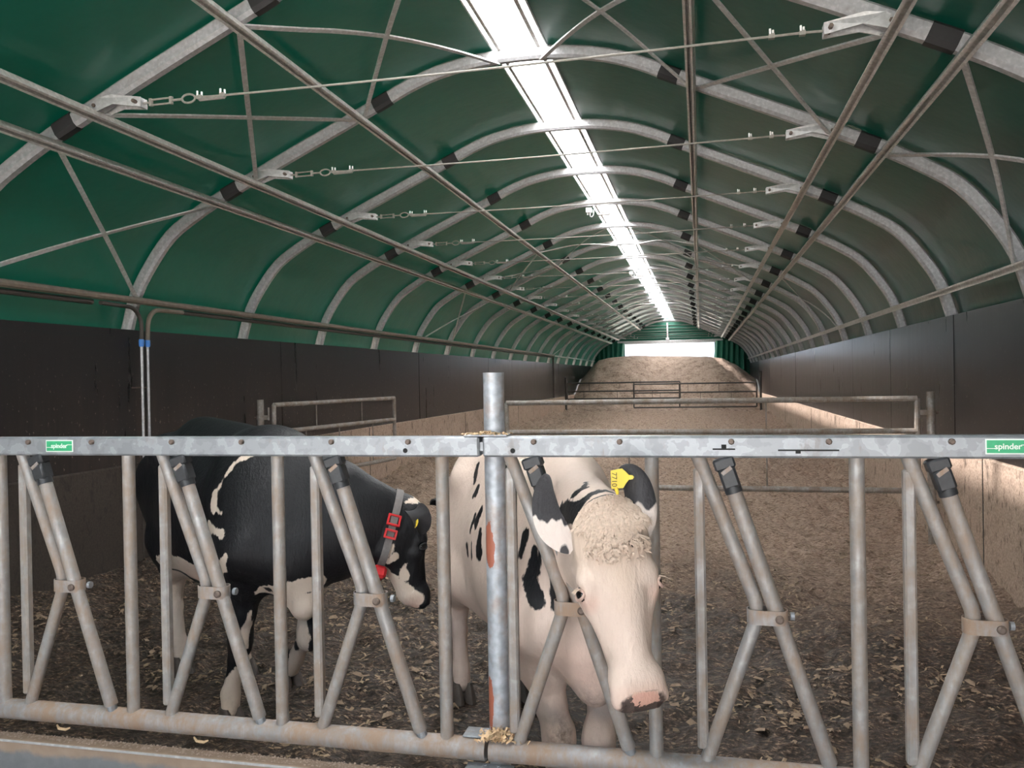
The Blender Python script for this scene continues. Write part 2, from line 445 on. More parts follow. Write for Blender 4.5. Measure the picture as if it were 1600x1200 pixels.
while ys[-1] < 38.2: ys.append(ys[-1] + max(0.013, 0.0062 * ys[-1]))
ys = np.array(ys); xs = np.linspace(-3.55, 3.55, 420)
GX, GY = np.meshgrid(xs, ys)
GZ = floor_h(GX, GY)
fl = grid_mesh('floor', GX, GY, GZ, M['floor'], 'structure')
MB().box((0, -2.75, -0.05), (7.06, 10.5, 0.1)).build('floor', M['alley'])['kind'] = 'structure'
MB().box((0, 20, -0.35), (300, 300, 0.1)).build('floor', M['ground'])['kind'] = 'structure'

kerb = MB().bbox((0, 2.497, 0.125), (2 * CX, 0.058, 0.45), 0.005).build('trim_1', M['kerb']); kerb['kind'] = 'structure'

YA, YB = -3.6, YEND  # walls lengthened unseen behind the camera to cut light from the open front
seamL = 6.41; seamR = 7.85; PW = 2.44
for side, sx, seam in (('left', -1, seamL), ('right', 1, seamR)):
    b = MB(); b.bbox((sx * (CX + 0.12), (YA + YB) / 2, 0.335), (0.24, YB - YA, 1.2), 0.012)
    wl = b.build('wall_' + side, M['concrete']); wl['kind'] = 'structure'
    y = seam - PW * math.ceil((seam - YA) / PW)
    while y < YB:
        a, c = max(y, YA), min(y + PW, YB)
        if c - a > 0.1:
            dx = rnd.uniform(-0.004, 0.004)
            MB().bbox((sx * (WX + 0.012 + dx), (a + c) / 2, (CZ + WZ) / 2 - 0.02), (0.024, c - a - 0.004, WZ - CZ + 0.04), 0.002).build('panel', M['panel'], wl)
        y += PW
    MB().box((sx * (WX + 0.034), (YA + YB) / 2, 1.5), (0.012, YB - YA, 1.2)).build('sun_slit_blocker', M['hose'], wl)  # added unseen behind the boards to block sun slits through their seams
    # pour joints cut into the concrete as thin dark grooves
    for yy in ((7.05, 12.1, 17.2, 22.3) if sx > 0 else (6.3, 11.4, 16.5, 21.6)):
        MB().box((sx * (CX - 0.001), yy, 0.45), (0.006, 0.014, 0.95)).build('joint', M['hose'], wl)

# ------------------------------------------------------------------ tarpaulin roof, skylight
rows = np.array([-3.6] + list(np.arange(Y0 - 4 * S, YEND + 0.01, S / 6)) + [YEND + 0.02])  # roof also extended out of view behind the camera to dim the fence
OFF = 0.105
V = []; nrow = 0
SKX = 0.205                    # half width of the ridge opening
tp = [p for p in FINE]
for sgn in (-1, 1):
    pts = []
    for i, p in enumerate(FINE):
        q = p + nrm2(FINE, i) * OFF
        if q.x * sgn >= SKX - 1e-6: pts.append(q)
    edge = on_arch(sgn * SKX * 0.999, OFF)
    pts = ([edge] + pts) if sgn > 0 else (pts + [edge])
    n = len(pts)
    Xs = np.zeros((len(rows), n)); Zs = np.zeros_like(Xs); Ys = np.zeros_like(Xs)
    for j, yy in enumerate(rows):
        ph = ((yy - Y0) / S) % 1.0; sag = 0.028 * math.sin(math.pi * ph)
        for i, q in enumerate(pts):
            k = min(len(FINE) - 1, max(0, i + (0 if sgn < 0 else len(FINE) - n)))
            nn = nrm2(FINE, k); wgt = min(1.0, abs(abs(q.x) - SKX) / 0.4)
            Xs[j, i] = q.x - nn.x * sag * wgt; Zs[j, i] = q.y - nn.y * sag * wgt; Ys[j, i] = yy
    r = grid_mesh('ceiling', Xs, Ys, Zs, M['tarp'], 'structure')
# ridge skylight: a corrugated sheet per bay between two rails, daylight slits outside the rails
zr = on_arch(0, OFF).y
tk = thing('ridge_skylight', 'long translucent white skylight strip along the ridge of the roof', 'skylight', (0, Y0, zr))
yy0 = 0.6
k = 0
edges = [-3.6] + [Y0 + i * S for i in range(-4, 19)]
for a, c in zip(edges[:-1], edges[1:]):
    m = max(4, int((c - a) / 0.0175))
    Yg = np.linspace(a + 0.004, c - 0.004, m); Xg = np.array([-0.205, -0.1, 0.0, 0.1, 0.205])
    XX, YY = np.meshgrid(Xg, Yg)
    ZZ = zr + 0.03 - 0.10 * XX ** 2 + 0.009 * np.sin(YY * 2 * math.pi / 0.076)
    grid_mesh('sheet', XX, YY - Y0, ZZ - zr, M['skylight'], None, tk)
for sx in (-1, 1):
    MB().bbox((sx * 0.155, (-3.6 + YEND) / 2, zr - 0.012), (0.032, YEND + 3.6, 0.035), 0.004).build('rail', M['purlin'], tk)
    MB().bbox((sx * 0.214, (-3.6 + YEND) / 2, zr + 0.002), (0.016, YEND + 3.6, 0.03), 0.003).build('rail', M['bracket'], tk)

# ------------------------------------------------------------------ arches with sleeves, brackets and tie cables
ORD = ['first', 'second', 'third', 'fourth', 'fifth', 'sixth', 'seventh', 'eighth', 'ninth', 'tenth', 'eleventh', 'twelfth', 'thirteenth', 'fourteenth', 'fifteenth', 'sixteenth', 'seventeenth', 'eighteenth', 'nineteenth']
SECW, SECD = 0.040, 0.048
sect = [(-SECW, -SECD * 0.55), (-SECW * 0.55, -SECD), (SECW * 0.55, -SECD), (SECW, -SECD * 0.55), (SECW, SECD * 0.7), (SECW * 0.7, SECD), (-SECW * 0.7, SECD), (-SECW, SECD * 0.7)]
def sub_profile(x0, x1, off):
    """points of the profile between two signed x positions"""
    a, c = on_arch(x0, off), on_arch(x1, off)
    mid = [p + nrm2(FINE, i) * off for i, p in enumerate(FINE) if x0 + 0.02 < p.x < x1 - 0.02]
    return [a] + mid + [c]
def make_arch():
    root = thing('roof_arch', 'x', 'roof arch', (0, Y0, 0), 'galvanised roof arches')
    ctr = [p + nrm2(FINE, i) * 0.040 for i, p in enumerate(FINE)]
    m = MB(); P3 = [Vector((p.x, Y0, p.y)) for p in ctr]; vs = []
    for i, p in enumerate(P3):
        nn = nrm2(FINE, i); N = Vector((nn.x, 0, nn.y))
        for (a, b) in sect: vs.append(p + Vector((0, 1, 0)) * a + N * b)
    n = len(sect); fs = [(i * n + k, i * n + (k + 1) % n, (i + 1) * n + (k + 1) % n, (i + 1) * n + k) for i in range(len(P3) - 1) for k in range(n)]
    m.add(vs, fs).build('arch_tube', M['arch'], root, 25)
    for x0, x1 in ((-2.575, -2.44), (-1.20, -1.06), (1.06, 1.20), (2.44, 2.575)):
        m = MB(); pts = sub_profile(x0, x1, 0.040); vs = []
        for i, p in enumerate(pts):
            t = (pts[min(i + 1, len(pts) - 1)] - pts[max(i - 1, 0)]).normalized(); N = Vector((-t.y, 0, t.x))
            for (a, b) in sect: vs.append(Vector((p.x, Y0, p.y)) + Vector((0, 1, 0)) * a * 1.12 + N * b * 1.12)
        fs = [(i * n + k, i * n + (k + 1) % n, (i + 1) * n + (k + 1) % n, (i + 1) * n + k) for i in range(len(pts) - 1) for k in range(n)]
        fs += [tuple(range(n))[::-1], tuple((len(pts) - 1) * n + k for k in range(n))]
        m.add(vs, fs).build('joint_sleeve', M['sleeve'], root, 25)
    for sx in (-1, 1):
        # bracket: two cheek plates clasping the tube, tapering to the eye bolt
        m = MB(); bx = sx * 2.28; ex = sx * 2.0; pb = on_arch(bx, 0.02); pe = Vector((ex, 3.352))
        for yy in (-0.052, 0.052):
            prof = [(bx + sx * 0.05, pb.y + 0.0), (bx - sx * 0.02, pb.y + 0.05), (bx - sx * 0.12, pe.y + 0.055), (ex - sx * 0.03, pe.y + 0.03), (ex - sx * 0.03, pe.y - 0.03), (bx - sx * 0.13, pe.y - 0.005), (bx + sx * 0.03, pb.y - 0.045)]
            vs = [(x, Y0 + yy * (1.0 if abs(x) > 2.12 else 0.55) - 0.004, z) for x, z in prof] + [(x, Y0 + yy * (1.0 if abs(x) > 2.12 else 0.55) + 0.004, z) for x, z in prof]
            q = len(prof)
            m.add(vs, [tuple(range(q)), tuple(range(q, 2 * q))[::-1]] + [(i, (i + 1) % q, q + (i + 1) % q, q + i) for i in range(q)])
        m.box((ex - sx * 0.02, Y0, pe.y), (0.02, 0.064, 0.056))
        br = m.build('tie_bracket', M['bracket'], root, 0)
        for (x, z) in ((bx, pb.y + 0.005), (ex, pe.y)):
            MB().tube([(x, Y0 - 0.066, z), (x, Y0 + 0.066, z)], 0.012, 6).build('bolt', M['bolt'], br, off=(0, Y0, 0))
    # turnbuckle on the left, clamps with bright nuts, cable across
    zc = 3.352
    m = MB(); m.tube([(-1.97, Y0, zc), (-1.92, Y0, zc)], 0.007, 6); m.tube([(-1.92, Y0, zc + 0.016), (-1.78, Y0, zc + 0.016)], 0.006, 6); m.tube([(-1.92, Y0, zc - 0.016), (-1.78, Y0, zc - 0.016)], 0.006, 6)
    m.box((-1.92, Y0, zc), (0.018, 0.02, 0.046)); m.box((-1.78, Y0, zc), (0.018, 0.02, 0.046)); m.tube([(-1.78, Y0, zc), (-1.70, Y0, zc)], 0.008, 6)
    th = [( -1.66 + 0.045 * math.cos(a), Y0, zc + 0.026 * math.sin(a)) for a in [math.pi * 2 * k / 14 for k in range(15)]]
    m.tube(th, 0.007, 6); m.build('turnbuckle', M['rope'], root)
    MB().tube([(-1.62, Y0, zc + 0.004)] + [(x, Y0, zc - 0.012 * (1 - (x / 1.62) ** 2)) for x in np.linspace(-1.5, 1.5, 9)] + [(1.9, Y0, zc + 0.002), (1.97, Y0, zc)], 0.0068, 6).build('tie_cable', M['rope'], root)
    for x in (-1.585, -1.43, 1.72, 1.87):
        m = MB(); m.box((x, Y0, zc), (0.03, 0.028, 0.024)); cl = m.build('cable_clamp', M['rope'], root)
        m = MB()
        for d in (-0.010, 0.010): m.tube([(x + d * 0.8, Y0 + d, zc + 0.008), (x + d * 0.8, Y0 + d, zc + 0.036)], 0.006, 6)
        m.build('nut', M['clip'], cl, off=(0, Y0, 0))
    MB().tube([(-1.585, Y0, zc - 0.014), (-1.42, Y0, zc - 0.014)], 0.011, 6).build('cable_tail', M['rope'], root)
    return root
arch0 = make_arch()
for i in range(NA):
    lb = f'{ORD[i]} galvanised roof arch counting back from the feed fence, with black joint sleeves'
    if i == 0: arch0['label'] = lb
    else: dup(arch0, (0, Y0 + i * S, 0), lb)

# ------------------------------------------------------------------ purlins and braces
YP0 = -3.55; YP1 = Y0 + 18 * S + 0.04
def channel(x, name):
    p = on_arch(x, -0.052)
    i = min(range(len(FINE)), key=lambda k: abs(FINE[k].x - x)); nn = nrm2(FINE, i); N = Vector((nn.x, 0, nn.y)); T = Vector((nn.y, 0, -nn.x))
    sec = [(-.028, .022), (-.028, -.022), (-.012, -.022), (-.012, -.016), (-.022, -.016), (-.022, .016), (.022, .016), (.022, -.016), (.012, -.016), (.012, -.022), (.028, -.022), (.028, .022)]
    vs = []
    for y in (YP0, YP1):
        for a, b in sec: vs.append(Vector((p.x, y, p.y)) + T * a + N * (b + 0.018))
    n = len(sec)
    m = MB().add(vs, [(k, (k + 1) % n, n + (k + 1) % n, n + k) for k in range(n)])
    return m
P1X, P2X, P3X, PEX = 2.615, 2.295, 1.317, 3.462
PUR = [(-P1X, 'lowest of the three left roof purlins, running past the shoulder sleeves'), (-P2X, 'middle of the three left roof purlins, running past the tie brackets'), (-P3X, 'highest of the three left roof purlins, nearest the skylight'),
       (P1X, 'lowest of the three right roof purlins, running past the shoulder sleeves'), (P2X, 'middle of the three right roof purlins, running past the tie brackets'), (P3X, 'highest of the three right roof purlins, nearest the skylight')]
for x, lb in PUR:
    o = channel(x, 'purlin').build('roof_purlin', M['purlin'], None, 0); tag(o, 'steel channel, ' + lb, 'purlin', 'roof purlins')
o = channel(PEX, 'purlin').build('roof_purlin', M['purlin'], None, 0); tag(o, 'steel channel eave purlin above the right board wall', 'purlin', 'roof purlins')
o = MB().tube([(-3.40, YP0, 2.352), (-3.40, 27.0, 2.352)], 0.031, 10).build('eave_pipe', M['conduit']); tag(o, 'thick brown water pipe running along the left eave above the boards', 'pipe')
o = MB().tube([(-3.44, 27.0, 2.35), (-3.44, YP1, 2.35)], 0.02, 8).build('roof_purlin', M['purlin']); tag(o, 'far thin eave rail on the left behind the water pipe end', 'purlin', 'roof purlins')

def brace(x0, i0, x1, i1, lb, bend=1.0):
    n = 10; pts = []; a, c = on_arch(x0, -0.012), on_arch(x1, -0.012)
    # parameter along the profile
    for k in range(n + 1):
        t = k / n
        q = on_arch(x0 + (x1 - x0) * t, -0.012); s = a.lerp(c, t); q = s.lerp(q, bend)
        pts.append(Vector((q.x, Y0 + (i0 + (i1 - i0) * t) * S, q.y)))
    m = MB(); vs = []
    for k, p in enumerate(pts):
        t = (pts[min(k + 1, n)] - pts[max(k - 1, 0)]).normalized()
        i = min(range(len(FINE)), key=lambda j: abs(FINE[j].x - p.x)); nn = nrm2(FINE, i); N = Vector((nn.x, 0, nn.y))
        B = t.cross(N).normalized(); N = B.cross(t).normalized()
        for u, v in ((-.017, -.006), (.017, -.006), (.017, .006), (-.017, .006)): vs.append(p + B * u + N * v)
    fs = [(i * 4 + k, i * 4 + (k + 1) % 4, (i + 1) * 4 + (k + 1) % 4, (i + 1) * 4 + k) for i in range(n) for k in range(4)] + [(0, 3, 2, 1), (n * 4, n * 4 + 1, n * 4 + 2, n * 4 + 3)]
    o = m.add(vs, fs).build('cross_brace', M['brace'], None, 0)
    tag(o, lb, 'brace', 'flat cross braces between arches')
RUN = {P1X: 'lowest purlin', P2X: 'middle purlin', P3X: 'highest purlin', PEX: 'eave', 0.17: 'ridge'}
for i0 in (0, 5, 12):
    for sx, sn in ((-1, 'left'), (1, 'right')):
        for xa, xb, bend in ((P1X, PEX, 0.15 if sx < 0 else 0.8), (P2X, P3X, 1.0), (P3X, 0.17, 1.0)):
            brace(sx * xa, i0, sx * xb, i0 + 1, f'flat steel brace, {sn} slope, {ORD[i0]} arch {RUN[xa]} to {ORD[i0 + 1]} arch {RUN[xb]}', bend)
            brace(sx * xb, i0, sx * xa, i0 + 1, f'flat steel brace, {sn} slope, {ORD[i0]} arch {RUN[xb]} to {ORD[i0 + 1]} arch {RUN[xa]}', bend)

# lamps under the ridge on the fifth, ninth and thirteenth arches
def lamp_unit():
    root = thing('ridge_lamp', 'x', 'lamp', (0, Y0 + 4 * S, 4.06), 'ridge lamps')
    yy = Y0 + 4 * S - 0.07; 
    MB().bbox((-0.19, yy, 4.02), (0.085, 0.07, 0.07), 0.006).build('junction_box', M['box'], root)
    m = MB()
    for x in (-0.21, -0.175): m.tube([(x, yy, 3.985), (x, yy, 3.955)], 0.011, 8)
    m.build('cable_gland', M['box'], root)
    MB().tube([(-0.175, yy, 3.955), (-0.17, yy, 3.93), (-0.15, yy, 3.925), (-0.125, yy, 3.95), (-0.12, yy, 4.03)], 0.006, 6).build('cable', M['box'], root)
    MB().bbox((0.03, yy, 3.99), (0.08, 0.08, 0.05), 0.008).build('mount', M['lamp'], root)
    MB().bbox((0.03, yy - 0.03, 3.945), (0.17, 0.15, 0.035), 0.012, Matrix.Rotation(math.radians(12), 3, 'X')).build('lamp_head', M['lamp'], root)
    return root
l0 = lamp_unit(); l0['label'] = 'small floodlight and white junction box under the ridge at the fifth arch'
dup(l0, (0, Y0 + 8 * S, 4.06), 'small floodlight and white junction box under the ridge at the ninth arch')
dup(l0, (0, Y0 + 12 * S, 4.06), 'small floodlight and white junction box under the ridge at the thirteenth arch')

# ------------------------------------------------------------------ water drop pipes on the left wall
t = thing('water_drop_pipes', 'pair of upright steel water pipes with blue couplings on the near left wall', 'pipe', (-3.38, 6.25, 0.9))
for k, (x, y) in enumerate(((-3.40, 6.24), (-3.40, 6.32))):
    MB().tube([(x, y, 0.92), (x, y, 1.965)], 0.0115, 8).build('pipe', M['bracket'], t)
    MB().tube([(x, y, 1.955), (x, y, 1.97), (x, y, 2.01), (x, y, 2.02)], [0.019, 0.023, 0.023, 0.018], 12).build('coupling', M['blue'], t)
    d = -1 if k == 0 else 1
    pts = [(x, y, 2.015)] + [(x + 0.005, y + d * 0.16 * (1 - math.cos(a)), 2.12 + 0.17 * math.sin(a)) for a in [math.pi / 2 * j / 7 for j in range(8)]] + [(-3.395, y + d * 0.5, 2.296)]
    MB().tube(pts, 0.021 if k else 0.018, 10).build('elbow_hose', M['conduit'] if k else M['hose'], t)
MB().box((-3.43, 6.25, 1.60), (0.05, 0.16, 0.012)).build('pipe_clip', M['bolt'], t)
m = MB().tube([(-3.44, YP0, 2.300), (-3.44, 5.7, 2.300)], 0.022, 8).tube([(-3.44, 6.85, 2.300), (-3.44, 27.0, 2.300)], 0.022, 8)
o = m.build('black_hose', M['hose']); tag(o, 'black hose strapped under the brown water pipe along the left eave', 'hose')
t = thing('far_drop_pipe', 'single dark upright pipe on the far left wall by the far gate', 'pipe', (-3.44, 27.0, 0.95))
MB().tube([(-3.44, 27.0, 0.95), (-3.44, 27.0, 2.30), (-3.42, 26.9, 2.35)], 0.03, 8).build('pipe', M['fargate'], t)

# ------------------------------------------------------------------ far gable with door opening, curtains
zd = 3.12
gy = YEND
m = MB(); outline = [FINE[i] + nrm2(FINE, i) * 0.10 for i in range(len(FINE))]
# gable sheet above the opening and beside it: strips between opening and the outline
def zout(x): return on_arch(x, 0.10).y + (0.10 if abs(x) < 3.3 else 0.5)
xsG = [-3.85, -3.66, -3.5, -3.3, -2.8, -2.3, -2.02, -1.5, -1, -0.5, 0, 0.5, 1, 1.5, 1.98, 2.3, 2.8, 3.3, 3.5, 3.66, 3.85]
vs = []; fs = []
for a, c in zip(xsG[:-1], xsG[1:]):
    lo = zd + 0.10 if (a >= -2.03 and c <= 1.99) else -0.3
    za, zc_ = zout(max(min(a, 3.6), -3.6)), zout(max(min(c, 3.6), -3.6))
    n = len(vs); vs += [(a, gy, lo), (c, gy, lo), (c, gy, zc_), (a, gy, za), (a, gy + .01, lo), (c, gy + .01, lo), (c, gy + .01, zc_), (a, gy + .01, za)]
    fs += [(n, n + 1, n + 2, n + 3), (n + 5, n + 4, n + 7, n + 6), (n, n + 4, n + 5, n + 1)]
wb = m.add(vs, fs).build('wall_back', M['tarp2'], None, 0); wb['kind'] = 'structure'
for k in range(5): MB().tube([(-1.95 + 0.28 * k, gy - 0.03, zd + 0.2 + 0.15 * k), (1.95 - 0.28 * k, gy - 0.03, zd + 0.2 + 0.15 * k)], 0.028, 6).build('slat', M['tarp2'], wb)
MB().bbox((0, gy - 0.09, zd + 0.03), (4.7, 0.14, 0.15), 0.02).build('roller_box', M['bracket'], wb)
MB().bbox((-0.08, gy - 0.12, 3.62), (0.07, 0.08, 0.78), 0.01).build('ridge_post', M['bracket'], wb)
MB().bbox((-0.08, gy - 0.15, 3.26), (0.15, 0.16, 0.13), 0.015).build('motor', M['bracket'], wb)
for sx in (-1, 1):
    n = 40; U = np.linspace(0, 1, n); Zg = np.linspace(0.3, 1, 10)
    UU, ZZ = np.meshgrid(U, Zg)
    xi = 2.02 - 0.25 * (1 - (ZZ - 0.3) / 0.7) * (1 if sx > 0 else -0.6) ; 
    XX = sx * (xi + (3.35 - xi) * UU); YY = gy - 0.22 + 0.06 * np.sin(UU * 38 + ZZ * 2) + 0.03 * np.sin(UU * 17 + 1)
    top = np.array([[min(zout(sx * min(3.29, abs(x))) - 0.24, zd + 0.02) for x in row] for row in XX])
    ZZ2 = 0.3 + (top - 0.3) * (ZZ - 0.3) / 0.7
    grid_mesh('curtain', XX, YY, ZZ2, M['tarp2'], None, wb)

# ------------------------------------------------------------------ far sawdust pile
xs = np.linspace(-3.46, 3.46, 170); ys = np.concatenate([np.linspace(29.9, 34.4, 150), np.linspace(34.5, 37.5, 40)])
PX, PY = np.meshgrid(xs, ys)
crest = np.interp(PX, [-3.5, -3.1, -2.75, -2.3, -1.4, 0, 1.6, 2.2, 2.75, 3.2, 3.5], [1.50, 1.95, 2.28, 2.40, 2.46, 2.45, 2.36, 2.28, 1.98, 1.62, 1.4])
foot = 30.4 + 0.9 * np.cos(PX * 0.9 + 0.2) * 0.3 + 0.5 * fbm(PX, PX * 0, 0.7, 2, 4)
bowl = 0.9 * np.exp(-((PX - 0.1) / 1.2) ** 2)
tt = np.clip((PY - foot) / (3.6 + bowl), 0, 1); tt = tt * tt * (3 - 2 * tt) * 0.65 + tt * 0.35
base = floor_h(PX, PY)
PZ = base + (crest - base) * tt + 0.22 * fbm(PX, PY, 1.1, 4, 31, 0.6) * np.clip(tt * 3, 0, 1) * np.clip((34.2 - PY), 0.25, 1) - 0.02 * (tt < 0.001)
pl = grid_mesh('bedding_pile', PX, PY, PZ, M['pile'], 'stuff')
tag(pl, 'tall heap of pale sawdust bedding banked up behind the far gate', 'pile')

# ------------------------------------------------------------------ pen gates
def tube_gate(label, p0, p1, zs, ends, rods, r=0.025, mat=None, group=None, rail_mb=None):
    """p0->p1 hinge line on the ground; zs rail heights; ends fractions with uprights; rods (frac, z0, z1)"""
    p0 = Vector((*p0, 0)); p1 = Vector((*p1, 0)); d = p1 - p0; mat = mat or M['gate']
    root = thing('pen_gate', label, 'gate', p0, group)
    up = Vector((0, 0, 1))
    for z in zs:
        MB().tube([p0 + up * z, p1 + up * z], r, 10).build('rail', mat, root)
    for f in ends:
        MB().tube([p0 + d * f + up * (min(zs) - 0.0), p0 + d * f + up * max(zs)], r * 0.95, 10).build('upright', mat, root)
    for f, a, c in rods:
        MB().tube([p0 + d * f + up * a, p0 + d * f + up * c], r * 0.28, 6).build('rod', mat, root)
    return root
def gate_post(label, x, y, zt, s, r=0.036, mat=None, hinge=True, z0=-0.1):
    root = thing('gate_post', label, 'post', (x, y, 0)); mat = mat or M['gate']
    MB().tube([(x, y, z0), (x, y, zt)], r, 14).build('pole', mat, root)
    if hinge:
        for z in (1.24, 0.42):
            c = MB(); c.tube([(x, y, z - 0.025), (x, y, z + 0.025)], r + 0.006, 14); c.bbox((x + s * (r + 0.03), y - 0.015, z), (0.075, 0.02, 0.05), 0.003)
            cl = c.build('hinge_clamp', M['gate'], root)
            MB().tube([(x + s * (r + 0.07), y - 0.015, z - 0.03), (x + s * (r + 0.07), y - 0.015, z + 0.11)], 0.010, 8).build('pin', M['gate'], cl, off=(x, y, 0))
            MB().tube([(x - s * (r + 0.002), y - 0.02, z), (x - s * (r + 0.02), y - 0.02, z)], 0.013, 6).build('bolt', M['bolt'], cl, off=(x, y, 0))
    return root
tube_gate('long closed tubular pen gate across the middle of the pen', (3.265, 8.15), (-0.60, 8.15), (1.368, 1.070, 0.522), (0.0, 1.0), [(0.343, 0.54, 1.36), (0.68, 0.54, 1.06), (0.16, 1.06, 1.0)], 0.027)
gate_post('stout gate post beside the right wall holding the long pen gate', 3.385, 8.17, 1.43, -1)
tube_gate('shorter tubular pen gate swung open along the left wall behind the black cow', (-3.25, 8.22), (-2.86, 10.85), (1.375, 1.075, 0.53), (0.0, 1.0), [(0.30, 1.08, 1.37), (0.68, 1.08, 1.37), (0.22, 0.54, 1.06), (0.48, 0.54, 1.06), (0.78, 0.54, 1.06)], 0.026)
gate_post('stout gate post beside the left wall holding the open pen gate', -3.385, 8.17, 1.435, 1)
gate_post('slim latch post in mid pen where the long gate closes', -0.67, 8.15, 1.15, 1, 0.022, None, False)
FG = M['fargate']
tube_gate('left leaf of the dark far gate in front of the sawdust heap', (-3.38, 29.5), (0.63, 29.5), (1.40, 1.10, 0.83), (0.0, 0.60, 1.0), [(0.2, 1.1, 1.4), (0.45, 0.83, 1.1), (0.76, 0.83, 1.1), (0.15, 0.83, 1.1)], 0.028, FG, 'far gate leaves')
tube_gate('right leaf of the dark far gate in front of the sawdust heap', (3.22, 29.42), (-0.98, 29.42), (1.33, 1.02, 0.72, 0.50), (0.0, 0.62, 1.0), [(0.3, 1.02, 1.33), (0.55, 1.02, 1.33), (0.2, 0.72, 1.02), (0.45, 0.72, 1.02), (0.78, 0.72, 1.02)], 0.028, FG, 'far gate leaves')
gate_post('dark far gate post against the right wall', 3.36, 29.45, 1.72, -1, 0.04, FG, False, 0.1)
gate_post('dark far gate post against the left wall', -3.43, 29.5, 1.62, 1, 0.04, FG, False, 0.1)

